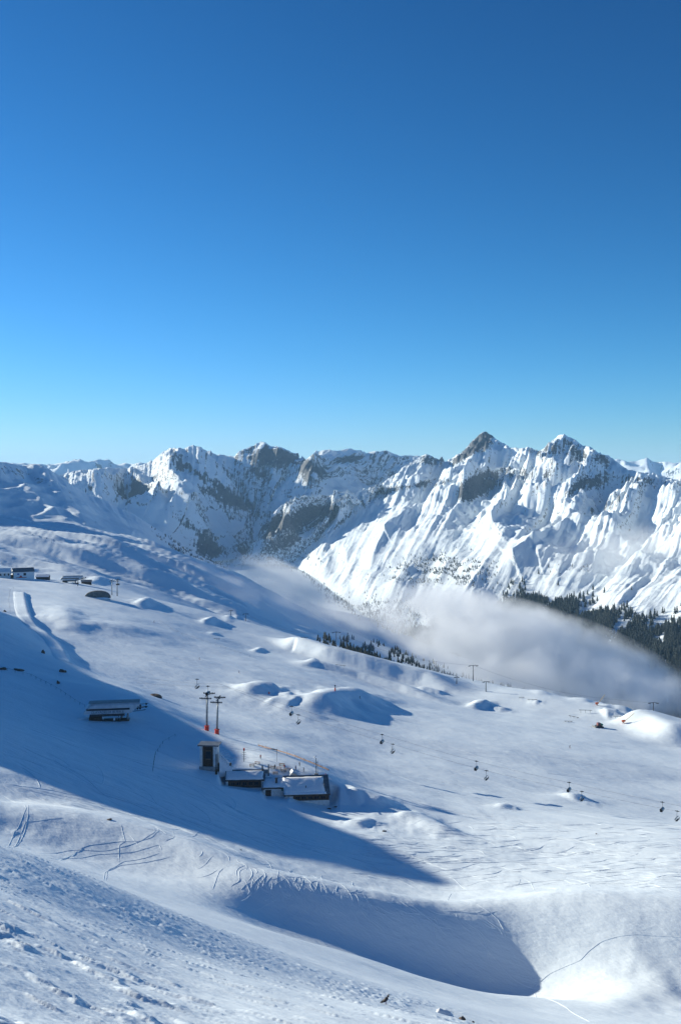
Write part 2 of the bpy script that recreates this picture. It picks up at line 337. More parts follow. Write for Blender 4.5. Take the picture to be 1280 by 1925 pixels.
# level ground dug out where the chalets stand
fr_ = np.interp(GPX, [412, 496, 497, 541, 542, 640], [376.5, 376.5, 373.3, 373.3, 370.8, 370.8])
bk_ = np.interp(GPX, [412, 496, 497, 541, 542, 640], [384, 384, 381.5, 381.5, 381, 381])
pb_ = np.interp(GPX, [400, 420, 460, 492, 500, 541, 560, 620, 640], [1470, 1480, 1483, 1485, 1499, 1499, 1507, 1520, 1522])
_, vb_ = thv(GPX, pb_); zb_ = vb_*fr_
mk_ = sst(408, 420, GPX)*sst(640, 624, GPX)*sst(fr_-10, fr_-1, R_)*(R_ < bk_)*(R_ > 350)
GZ = np.where(zb_ < GZ, GZ+(zb_-GZ)*mk_, GZ)
GPX, GPY = proj(GX, GY, GZ)
GV = GZ/R_
def grid_mesh(name, XX, YY, ZZ, material, rock=None, kind='structure', flow=None):
    n, m = XX.shape
    co = np.stack([XX, YY, ZZ], -1).reshape(-1, 3).astype(np.float32)
    idx = np.arange(n*m).reshape(n, m)
    q = np.stack([idx[:-1, :-1], idx[1:, :-1], idx[1:, 1:], idx[:-1, 1:]], -1).reshape(-1, 4)
    me = bpy.data.meshes.new(name); me.vertices.add(len(co)); me.vertices.foreach_set('co', co.ravel())
    me.loops.add(q.size); me.loops.foreach_set('vertex_index', q.ravel().astype(np.int32))
    me.polygons.add(len(q)); me.polygons.foreach_set('loop_start', np.arange(0, q.size, 4, dtype=np.int32))
    me.polygons.foreach_set('use_smooth', np.ones(len(q), bool))
    if rock is not None:
        at = me.attributes.new('rock', 'FLOAT', 'POINT'); at.data.foreach_set('value', rock.ravel().astype(np.float32))
    if flow is not None:
        at = me.attributes.new('flow', 'FLOAT_VECTOR', 'POINT'); at.data.foreach_set('vector', flow.reshape(-1, 3).astype(np.float32).ravel())
    me.update(calc_edges=True); me.materials.append(material)
    o = bpy.data.objects.new(name, me); COL.objects.link(o); o['kind'] = kind
    return o
grid_mesh('snowfield', GX, GY, GZ, M['snow'])

# ------------------------------------------------------------------ mountains
def lerp_line(ln, q):
    a = np.array(ln, float); n = len(ln)
    k = np.linspace(0, 1, n) if a.shape[1] == 3 else a[:, 3]
    return np.interp(q, k, a[:, 0]), np.interp(q, k, a[:, 1]), np.exp(np.interp(q, k, np.log(a[:, 2])))
def sheet(name, rows, n, m, material, shape=None, back=None, feats=(), rocks=(), base_rock=-.35, slope_rock=1.3, silh=True, nz=None, jag=1.8):
    """rows: image-traced lines with ranges, listed from the foot to the crest as (t, line); the sheet runs through them and drops behind the crest"""
    k = np.linspace(0, 1, n); ts = [r[0] for r in rows]
    tb = back if back else 1.12
    t = np.concatenate([np.linspace(0, 1, m), np.linspace(1, tb, max(6, m//12))[1:]])
    PX = np.stack([lerp_line(r[1], k)[0] for r in rows]); PY = np.stack([lerp_line(r[1], k)[1] for r in rows]); D = np.stack([lerp_line(r[1], k)[2] for r in rows])
    W3 = np.stack([P(PX[i], PY[i], D[i]) for i in range(len(rows))])       # rows,3,n
    tc = np.clip(t, 0, 1); out = np.empty((3, n, len(t)))
    for c in range(3):
        for j in range(n): out[c, j] = np.interp(tc, ts, W3[:, c, j])
    # soften the kinks between rows
    def blur(a, r):
        ker = np.hanning(2*r+3)[1:-1]; ker /= ker.sum()
        p = np.pad(a, ((0, 0), (r, r)), 'edge'); return np.stack([np.convolve(p[i], ker, 'valid') for i in range(a.shape[0])])
    mm = m
    if len(rows) > 2:
        for c in range(3): out[c, :, :mm] = blur(out[c, :, :mm], max(2, m//14))
    Xm, Ym, Zm = out
    ov = t-1; b_ = ov > 0
    rr = np.hypot(Xm[:, -1], Ym[:, -1])
    for c, g in ((0, Xm), (1, Ym)):
        g[:, b_] = g[:, b_]*(1+ov[b_]*1.2)
    Zm[:, b_] -= (ov[b_]*rr[:, None]*.9)
    KK, TT = np.meshgrid(k, t, indexing='ij')
    px, py = proj(Xm, Ym, Zm)
    env = sst(0, .12, TT)
    dz = np.zeros_like(Zm)
    if nz: dz = nz(KK, TT, Xm, Ym, Zm, px, py)
    for pl, wd, h, *sd in feats:
        dd, sg, tt = segdist(px, py, pl); s_ = sd[0] if sd else 0
        wv = np.where(sg*s_ > 0, wd*.4, wd) if s_ else wd
        prof = np.exp(-(dd/wv))*.6+np.exp(-(dd/wv)**2)*.4
        e = sst(0, .15, tt)*.7+.3 if True else 1
        e = e*np.where(tt >= 1, .6, 1)
        dz = dz+h*prof*e*np.where(TT > 1, 0, 1)
    Zm = Zm+dz*env
    # keep the skyline on its traced line
    if silh:
        cpx, cpy, cd = lerp_line(rows[-1][1], k)
        for it in range(3):
            qx, qy = proj(Xm, Ym, Zm)
            top = qy.min(axis=1); ap = qx[np.arange(n), qy.argmin(axis=1)]
            o_ = np.argsort(cpx); tgt = np.interp(ap, cpx[o_], cpy[o_])+jag*(fbm(ap*.11, ap*0+.7, 4, 401, .65))
            e = (top-tgt)/F*np.hypot(Xm, Ym)[np.arange(n), qy.argmin(axis=1)]
            kr = np.hanning(5); kr /= kr.sum()
            e = np.convolve(np.pad(e, 2, 'edge'), kr, 'valid')
            Zm = Zm+e[:, None]*sst(.35, .97, TT)
    # exposure of rock
    gx = np.gradient(np.stack([Xm, Ym, Zm]), axis=1); gy = np.gradient(np.stack([Xm, Ym, Zm]), axis=2)
    nn = np.cross(gx, gy, axis=0); nzv = np.abs(nn[2])/(np.linalg.norm(nn, axis=0)+1e-9)
    rock = base_rock+slope_rock*sst(.84, .50, nzv)
    px, py = proj(Xm, Ym, Zm)
    for (cx, cy, rx, ry, an, amt) in rocks:
        ca, sa = math.cos(math.radians(an)), math.sin(math.radians(an))
        a = ((px-cx)*ca+(py-cy)*sa)/rx; b = (-(px-cx)*sa+(py-cy)*ca)/ry
        rock = rock+amt*.95*np.exp(-(a*a+b*b)**1.5)
    wid = math.hypot(W3[-1, 0, -1]-W3[-1, 0, 0], W3[-1, 1, -1]-W3[-1, 1, 0])
    fl = np.stack([KK*wid/1000*1.0+TT*.15, TT*1.0+KK*0, KK*0], -1)
    o = grid_mesh(name, Xm, Ym, Zm, material, rock, flow=fl)
    return Xm, Ym, Zm, px, py

M['mtn'] = mountain_mat('alpine_rock_and_snow', .05, 14., flow=(90, 26))
M['mtn_far'] = mountain_mat('far_rock_and_snow', .024, 16., ((.018, .024, .036), (.085, .09, .10)), flow=(70, 13))
M['spur'] = mountain_mat('spur_rock_and_snow', .03, 8.)
rA = [(-500,840,17000),(-100,850,17000),(0,868,16500),(60,872,16500),(95,873,16000),(125,868,16000),(150,863,15500),(165,868,15500),(185,864,15500),(205,864,15500),(222,874,15500),(236,869,15500),(247,873,15500),(262,869,15500),(280,871,15500),(300,870,15500),(500,880,15500),(800,880,16000),(1000,880,17000),(1140,874,17000),(1160,862,17000),(1175,867,17000),(1190,868,17000),(1205,862,17000),(1217,861,17000),(1230,869,17000),(1250,867,17000),(1265,869,17000),(1290,870,17000),(1400,862,17000),(1900,840,17000)]
rA = [(a, b, c, (a-rA[0][0])/(rA[-1][0]-rA[0][0])) for a, b, c in rA]
kA = [a[3] for a in rA]
def follow(ln, dy, r, frac=1.): return [(a[0], a[1]*(1-frac)+dy*frac if frac < 1 else dy, r, a[3]) for a in ln]
def nzA(K, T, Xm, Ym, Zm, px, py):
    return (ridged(Xm*.0006, Ym*.0004, 5, 71)-.9)*240*sst(0, .3, T)
sheet('distant_mountains', [(0, follow(rA, 960, 12500)), (1, rA)], 620, 60, M['mtn_far'], feats=[], base_rock=-.20, slope_rock=1.0, nz=nzA)

# the great range closing the valley, mostly in its own shade
cB = [(60,905,7000),(110,893,7200),(150,884,7400),(200,879,7700),(240,880,7900),(270,873,7900),(290,864,7900),(300,855,7900),(312,845,7900),(330,841,7900),(345,844,7900),(358,838,7900),(365,837,7900),(378,841,7900),(392,848,7900),(410,855,7900),(440,858,7900),(447,851,7900),(460,843,7900),(478,838,7900),(484,832,7900),(492,830,7900),(502,833,7900),(508,838,7900),(520,839,7900),(540,847,7900),(556,855,7900),(566,863,7900),(578,859,7900),(592,852,7900),(605,847,7900),(617,844,7900),(628,848,7900),(640,845,7900),(660,843,7900),(672,846,7900),(690,850,7900),(705,849,7900),(724,846,7900),(735,852,7900),(755,857,7900),(790,856,7900),(830,866,7900),(900,880,7900)]
cB = [(a, b, c, (a-cB[0][0])/(cB[-1][0]-cB[0][0])) for a, b, c in cB]
footB = [(20,1075,5600,0),(150,1070,5800,.15),(300,1066,6000,.35),(400,1058,6350,.5),(470,1050,6600,.65),(520,1046,6700,.8),(600,1046,6800,1)]
midB = [(60,980,6300,0),(160,968,6500,.15),(330,960,6800,.33),(440,975,7150,.5),(500,960,7350,.62),(600,930,7500,.8),(760,905,7600,1)]
def nzB(K, T, Xm, Ym, Zm, px, py):
    r = (ridged(Xm*.0010+Ym*.0007, Ym*.0006-Xm*.0003, 6, 83, .5)-1.0)*120
    return r*(.35+.65*sst(0, .8, T))+fbm(Xm*.004, Ym*.004, 4, 85)*14
featB = [([(345,842),(360,880),(385,900),(420,925),(470,960)], 22, 190), ([(312,846),(335,880),(318,915),(345,950),(370,990)], 20, 170), ([(490,832),(520,870),(560,900),(590,930)], 20, 120),
         ([(617,845),(600,880),(590,930)], 14, 130), ([(240,882),(262,905),(300,950)], 16, 150), ([(330,960),(350,990),(395,1040)], 18, 130), ([(430,870),(470,920),(480,985),(470,1020)], 26, -190),
         ([(560,866),(575,890)], 12, 80), ([(700,850),(690,890)], 22, -70), ([(160,900),(215,905),(250,880)], 14, 90)]
rockB = [(505,856,55,18,8,.75), (380,895,45,8,28,.6), (430,938,55,12,24,.65), (345,880,22,14,60,.45), (250,925,32,20,-35,.75), (330,962,24,13,30,.55), (600,885,30,10,25,.5), (635,862,35,12,8,.4),
         (330,850,22,10,0,.35), (573,880,10,28,-20,.5), (360,1000,45,22,30,.45), (665,862,18,8,10,.5), (520,1030,60,20,0,.2), (420,1040,60,18,10,.7), (480,885,40,8,25,.35), (400,862,30,8,30,.3)]
sheet('valley_head_mountains', [(0, footB), (.45, midB), (1, cB)], 640, 240, M['mtn_far'], feats=featB, rocks=[(a[0], a[1], a[2], a[3], a[4], a[5]*.85) for a in rockB], base_rock=-.42, slope_rock=.75, nz=nzB)

# left spur coming down to the valley
cL = [(-400,800,4000),(-100,860,4000),(0,868,4100),(20,871,4100),(45,876,4150),(62,872,4200),(75,873,4200),(90,880,4200),(110,893,4250),(140,915,4300),(160,926,4350),(190,937,4400),(220,952,4450),(250,966,4500),(280,985,4550),(310,1004,4600),(340,1024,4650),(370,1042,4700),(400,1056,4750),(430,1066,4800)]
cL = [(a, b, c, (a-cL[0][0])/(cL[-1][0]-cL[0][0])) for a, b, c in cL]
fL = [(-400,990,2400,0),(-100,1000,2500,.08),(0,1005,2600,.2),(110,1012,2700,.42),(220,1035,2800,.62),(340,1072,2900,.85),(420,1095,3000,1)]
def nzL(K, T, Xm, Ym, Zm, px, py):
    e = sst(0, .2, T)
    return e*((ridged(Xm*.003, Ym*.0012, 4, 93)-1)*24*(.3+.7*sst(200, 0, px))+fbm(Xm*.004, Ym*.004, 4, 95)*10)
featL = [([(0,893),(60,930),(120,975),(200,1018),(260,1040)], 6, 5, -1), ([(120,955),(200,985),(250,1010)], 12, 8), ([(62,873),(75,900),(90,940)], 12, 5), ([(10,872),(0,905)], 12, 8)]
rockL = [(40,890,40,10,20,.55), (85,910,30,12,35,.5), (25,935,22,8,20,.4), (130,930,30,10,45,.5), (60,955,70,3,36,.45), (180,980,12,8,20,.4), (330,1030,60,5,36,.6), (150,1000,60,2.5,32,.4), (170,925,25,4,30,.4)]
LX, LY, LZ, LPX, LPY = sheet('left_mountain_spur', [(0, fL), (1, cL)], 420, 170, M['spur'], feats=featL, rocks=rockL, base_rock=-.42, slope_rock=.7, nz=nzL, jag=.9)

# rocky buttress in the middle
cC = [(440,1054,6500),(462,1040,6500),(475,1020,6500),(486,1002,6500),(495,985,6500),(510,968,6500),(530,950,6500),(550,940,6500),(568,932,6500),(585,928,6500),(605,930,6550),(640,930,6600),(660,925,6650),(700,915,6700),(760,905,6800)]
cC = [(a, b, c, (a-cC[0][0])/(cC[-1][0]-cC[0][0])) for a, b, c in cC]
fC = [(436,1060,6150,0),(470,1062,6150,.2),(500,1062,6150,.4),(540,1062,6150,.7),(600,1050,6200,1)]
def nzC(K, T, Xm, Ym, Zm, px, py):
    return (ridged(Xm*.0035, Ym*.002, 5, 103, .6)-.95)*85*sst(0, .25, T)
sheet('central_buttress', [(0, fC), (.55, [(450,1047,6200,0),(478,1028,6200,.25),(505,1006,6200,.5),(550,998,6180,.75),(620,985,6250,1)]), (1, cC)], 260, 170, M['mtn'],
      feats=[([(590,930),(560,955),(545,990),(530,1030)], 10, 60), ([(620,935),(630,965),(590,1010)], 9, 50)],
      rocks=[(510,990,32,16,-30,.75), (570,975,50,16,-15,.6), (600,960,30,10,0,.5), (540,1015,45,14,-25,.35), (615,1000,30,12,-45,.3)], base_rock=-.28, slope_rock=.6, nz=nzC)

# sunlit massif on the right
cD = [(535,1058,6250),(560,1040,6250),(582,1020,6280),(605,998,6300),(625,978,6320),(640,962,6340),(642,945,6400),(648,929,6450),(665,925,6550),(690,920,6700),(720,907,6900),(745,890,7000),(760,877,7100),(775,868,7200),(790,858,7300),(800,854,7300),(812,857,7300),(824,864,7300),(830,858,7300),(836,868,7300),(850,860,7300),(862,854,7300),(880,838,7300),(890,826,7300),(900,817,7300),(912,811,7300),(920,815,7300),(930,823,7250),(945,833,7200),(958,842,7150),(975,843,7000),(990,840,6900),(1000,842,6900),(1008,849,6850),(1020,845,6800),(1032,832,6700),(1044,822,6600),(1052,817,6500),(1060,816,6450),(1068,822,6400),(1080,826,6350),(1092,836,6300),(1105,839,6200),(1120,848,6100),(1134,856,6000),(1142,855,5950),(1155,866,5900),(1170,878,5850),(1185,884,5800),(1210,888,5700),(1240,893,5600),(1262,899,5500),(1285,902,5400),(1400,870,5000),(1500,850,4800),(1750,800,4300)]
cD = [(a, b, c, (a-cD[0][0])/(cD[-1][0]-cD[0][0])) for a, b, c in cD]
def kD(px): return float(np.interp(px, [a[0] for a in cD], [a[3] for a in cD]))
fD = [(532,1060,6150,0),(560,1070,5950,kD(605)),(590,1088,5400,kD(690)),(640,1128,4500,kD(800)),(700,1172,3800,kD(912)),(800,1218,3250,kD(1060)),(880,1250,2960,kD(1180)),(960,1282,2700,kD(1280)),(1060,1315,2500,kD(1400)),(1180,1350,2300,kD(1500)),(1500,1400,2000,1)]
def midline(f, dyn=0):
    res = []
    for kk in np.linspace(0, 1, 24):
        a = [np.interp(kk, [q[3] for q in fD], [q[c] for q in fD]) for c in range(3)]
        b = [np.interp(kk, [q[3] for q in cD], [q[c] for q in cD]) for c in range(3)]
        res.append((a[0]*(1-f)+b[0]*f, a[1]*(1-f)+b[1]*f+dyn*sst(0, .25, kk), math.exp(math.log(a[2])*(1-f)+math.log(b[2])*f), kk))
    return res
def nzD(K, T, Xm, Ym, Zm, px, py):
    k2 = K*18; hi = sst(.35, .9, T)
    g = (ridged(k2*.8+T*1.2, T*1.3, 3, 113, .45)-.9)*13*sst(.02, .3, T)            # gullies down the fall line
    g = g+(ridged(k2*2.6+T*.9, T*2.2+2, 4, 117, .55)-.9)*4+(ridged(Xm*.0045+Ym*.001, Ym*.0028, 5, 119, .6)-1)*(3+11*hi)
    c = (ridged(Xm*.0026, Ym*.0018, 5, 121, .55)-1)*76*hi*sst(700, 900, px)
    f = fbm(Xm*.006, Ym*.004, 3, 123)*6+fbm(Xm*.0016, Ym*.0012, 3, 127)*18*sst(0, .2, T)
    return g+c+f+fbm(k2*.6, T*3, 3, 125)*14
featD = [(a[0], a[1]*1.15, a[2]*.62) if a[1] > 8.5 else a for a in [([(1058,818),(1020,868),(980,915),(945,960),(920,1000)], 15, 170, -1), ([(912,812),(960,845),(940,870),(905,890),(872,925)], 14, 90),
         ([(1010,850),(1000,875),(960,872),(915,885),(870,925)], 9, 110, -1), ([(1100,840),(1120,880),(1085,915),(1050,945)], 12, 130, -1),
         ([(1140,858),(1165,895),(1230,900),(1280,905)], 10, 60), ([(1270,905),(1215,945),(1150,975),(1040,1000),(960,1060)], 20, 110, -1),
         ([(1290,930),(1240,960),(1120,1010),(1010,1060)], 16, 60), ([(760,880),(700,905),(650,940),(600,1002)], 12, 50), ([(900,905),(800,945),(745,985),(720,1005)], 12, 60, -1),
         ([(860,900),(800,905),(720,925),(680,945)], 10, 55, -1), ([(990,935),(960,945),(980,900)], 14, -70)]]
rockD = [(905,830,34,15,-38,1.25), (870,857,26,8,-35,.9), (905,910,44,20,-25,.95), (880,930,22,16,-60,.9), (975,890,34,10,10,.45), (1035,845,26,22,-55,.5), (1075,838,24,8,40,.4), (1085,860,36,18,30,.35),
         (1130,860,26,10,45,.5), (1090,915,34,13,-35,.6), (1125,905,26,13,-30,.45), (1020,900,30,12,-40,.4), (1200,905,40,9,10,.45), (1240,902,40,8,5,.4), (770,915,70,7,-10,.7), (700,940,50,12,-30,.55),
         (640,985,40,5,-40,.45), (790,872,30,10,-30,.5), (810,865,26,10,20,.55), (830,862,10,6,0,.7), (830,910,45,4,-20,.3), (820,970,20,4,-35,.5), (700,1010,50,3,-40,.45), (640,1060,70,22,-30,.32), (860,1060,80,26,0,.42),
         (740,1130,90,22,30,.34), (1000,845,20,7,20,.5), (1000,985,90,20,-20,.22), (1140,945,60,18,-20,.3)]
DX, DY, DZ, DPX, DPY = sheet('right_mountain_massif', [(0, fD), (.33, midline(.36, 8)), (.66, midline(.68, 10)), (1, cD)], 760, 330, M['mtn'], feats=featD, rocks=rockD, base_rock=-.38, slope_rock=.5, nz=nzD)

# unseen range added on the left: its jagged crest streaks the plateau with shade
wv = np.linspace(820, 4200, 260); av = np.linspace(-1, 1, 40)
WW, AA = np.meshgrid(wv, av, indexing='ij')
cyv = WW*1.767; cxv = -.6*cyv
endx = np.interp(WW, [820, 990, 1300, 1700, 2300, 4200], [-440, -440, -340, -300, -400, -1200])
endz = np.interp(WW, [820, 990, 1300, 1700, 2300, 4200], [-112, -118, -145, -175, -150, -80])
tt_ = (endx-cxv)/lx
crest = endz+math.tan(SUN_EL)*tt_+ (ridged(WW*.006, WW*0+.3, 4, 201)-1.)*46
crest = crest-22-sst(1000, 820, WW)*160-sst(1750, 2200, WW)*320
half = 330+crest*.9
zz = crest-np.abs(AA)*(crest+190)+fbm(WW*.01, AA*5, 4, 203)*22*np.minimum(1, np.abs(AA)*4)
grid_mesh('unseen_shade_range', cxv+lx*AA*half, cyv+ly*AA*half, zz, M['spur'], -.35+.0*zz+sst(.1, .6, fbm(WW*.01, AA*4, 4, 207))*.6)
# valley floor and far ground, out to the horizon
bm_ = bmesh.new(); bmesh.ops.create_circle(bm_, cap_ends=True, segments=64, radius=26000)
me = bpy.data.meshes.new('valley_floor'); bm_.to_mesh(me); bm_.free(); me.materials.append(M['snow'])
o = bpy.data.objects.new('valley_floor', me); COL.objects.link(o); o.location = (0, 0, -545); o['kind'] = 'structure'
# ------------------------------------------------------------------ building helpers
def col(name, c, rough=.6, metal=0.): 
    if name not in M: M[name] = mat(name, c, rough, metal)
    return M[name]
M['wood_dark'] = nmat('weathered_dark_boards', (.035, .022, .015), (.10, .06, .035), 2.2, .8)
M['wood'] = nmat('brown_boards', (.12, .065, .032), (.24, .14, .075), 2.5, .8)
M['plaster'] = nmat('old_white_plaster', (.62, .60, .56), (.78, .77, .74), 1.2, .85)
M['metal'] = nmat('galvanised_steel', (.16, .18, .19), (.26, .28, .29), 1.5, .45, metal=.6)
M['darkmetal'] = nmat('dark_steel', (.03, .035, .04), (.07, .075, .08), 2.0, .5, metal=.4)
M['roofmetal'] = nmat('grey_roof_sheet', (.10, .11, .125), (.17, .185, .20), .8, .5)
M['grey_panel'] = nmat('pale_grey_panels', (.46, .49, .52), (.58, .61, .63), .5, .4)
M['rock'] = nmat('bare_rock', (.05, .035, .028), (.17, .12, .09), 3.0, .9, bump=.1)
M['glass'] = mat('dark_glass', (.015, .02, .028), .12)
M['red'] = nmat('red_padding', (.55, .03, .015), (.75, .06, .03), 3., .7)
M['black'] = mat('black_rubber', (.02, .02, .022), .6)
M['orange'] = mat('orange_paint', (.6, .12, .03), .6)
M['netting'] = nmat('orange_brown_netting', (.30, .19, .15), (.46, .33, .28), 6., .9)
M['concrete'] = nmat('concrete', (.25, .25, .24), (.38, .37, .36), 1., .9)
M['white'] = mat('white_paint', (.78, .78, .77), .5)
M['tarp'] = nmat('grey_green_tarpaulin', (.11, .12, .115), (.19, .20, .19), .6, .8)
M['snowpack'] = nmat('settled_snow', (.84, .855, .875), (.91, .92, .925), 1.2, .6, bump=.15)
def link(o, parent=None):
    COL.objects.link(o)
    if parent is not None: o.parent = parent
    return o
def tag(o, label, cat, group=None):
    o['label'] = label; o['category'] = cat
    if group: o['group'] = group
    return o
def empty(name, loc, label=None, cat=None, rz=0., group=None, rx=0.):
    o = bpy.data.objects.new(name, None); COL.objects.link(o); o.location = loc; o.rotation_euler = (rx, 0, rz); o.empty_display_size = .5
    if label: tag(o, label, cat, group)
    return o
class MB:
    def __init__(s): s.b = bmesh.new()
    def add(s, verts, faces):
        v = [s.b.verts.new(p) for p in verts]
        for f in faces:
            try: s.b.faces.new([v[i] for i in f])
            except ValueError: pass
        return s
    def box(s, x0, x1, y0, y1, z0, z1):
        return s.add([(x, y, z) for x in (x0, x1) for y in (y0, y1) for z in (z0, z1)],
                     [(0, 1, 3, 2), (4, 6, 7, 5), (0, 4, 5, 1), (2, 3, 7, 6), (0, 2, 6, 4), (1, 5, 7, 3)])
    def hull(s, pts):
        v = [s.b.verts.new(p) for p in pts]; r = bmesh.ops.convex_hull(s.b, input=v)
        bmesh.ops.delete(s.b, geom=[e for e in r['geom_interior'] if isinstance(e, bmesh.types.BMVert)], context='VERTS'); return s
    def tube(s, pts, r, n=6, cap=True):
        pts = [Vector(p) for p in pts]; rs = r if isinstance(r, (list, tuple)) else [r]*len(pts); rings = []
        for i, p in enumerate(pts):
            d = (pts[min(i+1, len(pts)-1)]-pts[max(i-1, 0)]).normalized()
            a = Vector((0, 0, 1)) if abs(d.z) < .9 else Vector((1, 0, 0)); u = d.cross(a).normalized(); w_ = d.cross(u)
            rings.append([s.b.verts.new(p+(u*math.cos(t)+w_*math.sin(t))*rs[i]) for t in [2*math.pi*k/n for k in range(n)]])
        for a, b in zip(rings, rings[1:]):
            for k in range(n): s.b.faces.new((a[k], a[(k+1) % n], b[(k+1) % n], b[k]))
        if cap and n > 2: s.b.faces.new(rings[0]); s.b.faces.new(rings[-1][::-1])
        return s
    def disc(s, c, axis, r, th, n=12):
        a = Vector(axis).normalized(); c = Vector(c); return s.tube([c-a*th/2, c+a*th/2], r, n)
    def build(s, name, m, parent=None, smooth=False, bevel=0.):
        bmesh.ops.recalc_face_normals(s.b, faces=s.b.faces)
        if bevel: bmesh.ops.bevel(s.b, geom=s.b.edges[:], offset=bevel, segments=1, affect='EDGES')
        me = bpy.data.meshes.new(name); s.b.to_mesh(me); s.b.free()
        if smooth: me.polygons.foreach_set('use_smooth', np.ones(len(me.polygons), bool))
        me.materials.append(m); return link(bpy.data.objects.new(name, me), parent)
def copy_tree(o, parent=None):
    c = o.copy(); COL.objects.link(c); c.parent = parent
    for ch in list(o.children): copy_tree(ch, c)
    return c
def snow_slab(name, x0, x1, y0, y1, zf, th, parent, nx=14, ny=8, seed=1, edge=.35):
    """a rounded cushion of snow on a surface of height zf(x, y)"""
    mb = MB(); g = [[None]*(ny+1) for _ in range(nx+1)]; lo = [[None]*(ny+1) for _ in range(nx+1)]
    for i in range(nx+1):
        for j in range(ny+1):
            a, b = i/nx, j/ny; e = min(1, min(a, 1-a)*nx*edge)*min(1, min(b, 1-b)*ny*edge)
            jx = float(perlin(np.array(a*5.3+seed), np.array(b*4.1+seed*2), seed))
            ex = (x1-x0)*.02*jx if 0 < j < ny else 0
            x = x0+(x1-x0)*a+(ex if i in (0, nx) else 0); y = y0+(y1-y0)*b+((y1-y0)*.03*jx if j in (0, ny) else 0)
            t = th*(.12+.88*math.sqrt(max(e, 0)))*(1+.22*jx)
            g[i][j] = mb.b.verts.new((x, y, zf(x, y)+t)); lo[i][j] = mb.b.verts.new((x, y, zf(x, y)+.01))
    for i in range(nx):
        for j in range(ny):
            mb.b.faces.new((g[i][j], g[i+1][j], g[i+1][j+1], g[i][j+1])); mb.b.faces.new((lo[i][j], lo[i][j+1], lo[i+1][j+1], lo[i+1][j]))
    for i in range(nx):
        mb.b.faces.new((lo[i][0], lo[i+1][0], g[i+1][0], g[i][0])); mb.b.faces.new((g[i][ny], g[i+1][ny], lo[i+1][ny], lo[i][ny]))
    for j in range(ny):
        mb.b.faces.new((g[0][j], g[0][j+1], lo[0][j+1], lo[0][j])); mb.b.faces.new((lo[nx][j], lo[nx][j+1], g[nx][j+1], g[nx][j]))
    return mb.build(name, M['snowpack'], parent, smooth=True)
def facing(p):
    """rotation that turns +x to the right and +y away as seen along the sight line to p"""
    return -math.atan2(p[0], p[1])
def metres(px_len, p): return px_len/F*math.hypot(p[0], p[1])

# ------------------------------------------------------------------ pair of lift pylons on the crest
def pylon(loc, H, rz, label, lean=0.02, big=True, pad=True, group=None, name='lift_pylon'):
    e = empty(name, loc, label, 'lift pylon', rz, group)
    MB().tube([(0, 0, -1), (lean*H*.5, 0, H*.5), (lean*H, 0, H)], [H*.029, H*.024, H*.018], 10).build('mast', M['metal'], e, True)
    L = H*.21; x0 = lean*H
    MB().tube([(x0-L*.0, -L*1.05, H*.985), (x0, L*1.05, H*.985)], H*.011, 6).build('crossarm', M['darkmetal'], e)
    MB().tube([(x0, -H*.02, H), (x0+H*.075, -H*.01, H*1.10), (x0-H*.06, H*.02, H*.99)], H*.009, 5).tube([(x0+H*.075, -.1, H*1.10), (x0+H*.055, 0, H*.99)], H*.008, 5).build('service_gantry', M['darkmetal'], e)
    for sy, dz in ((1, -.005), (-1, -.06)):
        a = MB(); zz = H*(.99+dz)
        a.box(x0-L*.78, x0+L*.78, sy*L-.09, sy*L+.09, zz-.12, zz+.1)
        a.box(x0-L*.5, x0+L*.5, sy*L-.35, sy*L-.2, zz-.45, zz-.38)
        s_ = a.build('sheave_beam', M['darkmetal'], e)
        wm = None
        for k in range(8 if big else 4):
            xx = x0-L*.72+L*1.44*k/(7 if big else 3)
            MB().disc((xx, sy*L, zz+.24), (0, 1, 0), .27, .14, 10).build('sheave', M['black'], s_)
    MB().tube([(x0-.35-H*.02, 0, 0), (x0-.35, 0, H*.97)], .03, 4).tube([(x0-.6-H*.02, 0, 0), (x0-.6, 0, H*.97)], .03, 4).build('ladder', M['darkmetal'], e)
    if pad:
        MB().tube([(0, 0, -.4), (0, 0, 1.6), (0, 0, 2.0)], [.95, .95, 1.15], 12).build('safety_padding', M['red'], e)
    return e
CREST = [(lambda p: p)(hit(x, y, 300)) for x, y in ((388, 1352), (407, 1357))]
CH_R = 440.
def stand(px, py, r):
    th, v = thv(px, py); x, y = r*math.sin(th), r*math.cos(th); return Vector((x, y, height(x, y)))
pA = stand(389, 1352, 441); pB = stand(408, 1356, 437)
print('PYL', proj(*pA), proj(*pB), pA, pB)
HpA = metres(1352-1284, pA); HpB = metres(1356-1289, pB)
LINE_ANG = math.radians(-14)
pylon(pA, HpA, facing(pA)+LINE_ANG, 'left one of the twin grey lift pylons with red padded foot on the crest', .02)
pylon(pB, HpB, facing(pB)+LINE_ANG, 'right one of the twin grey lift pylons with red padded foot, leaning slightly right', .035)
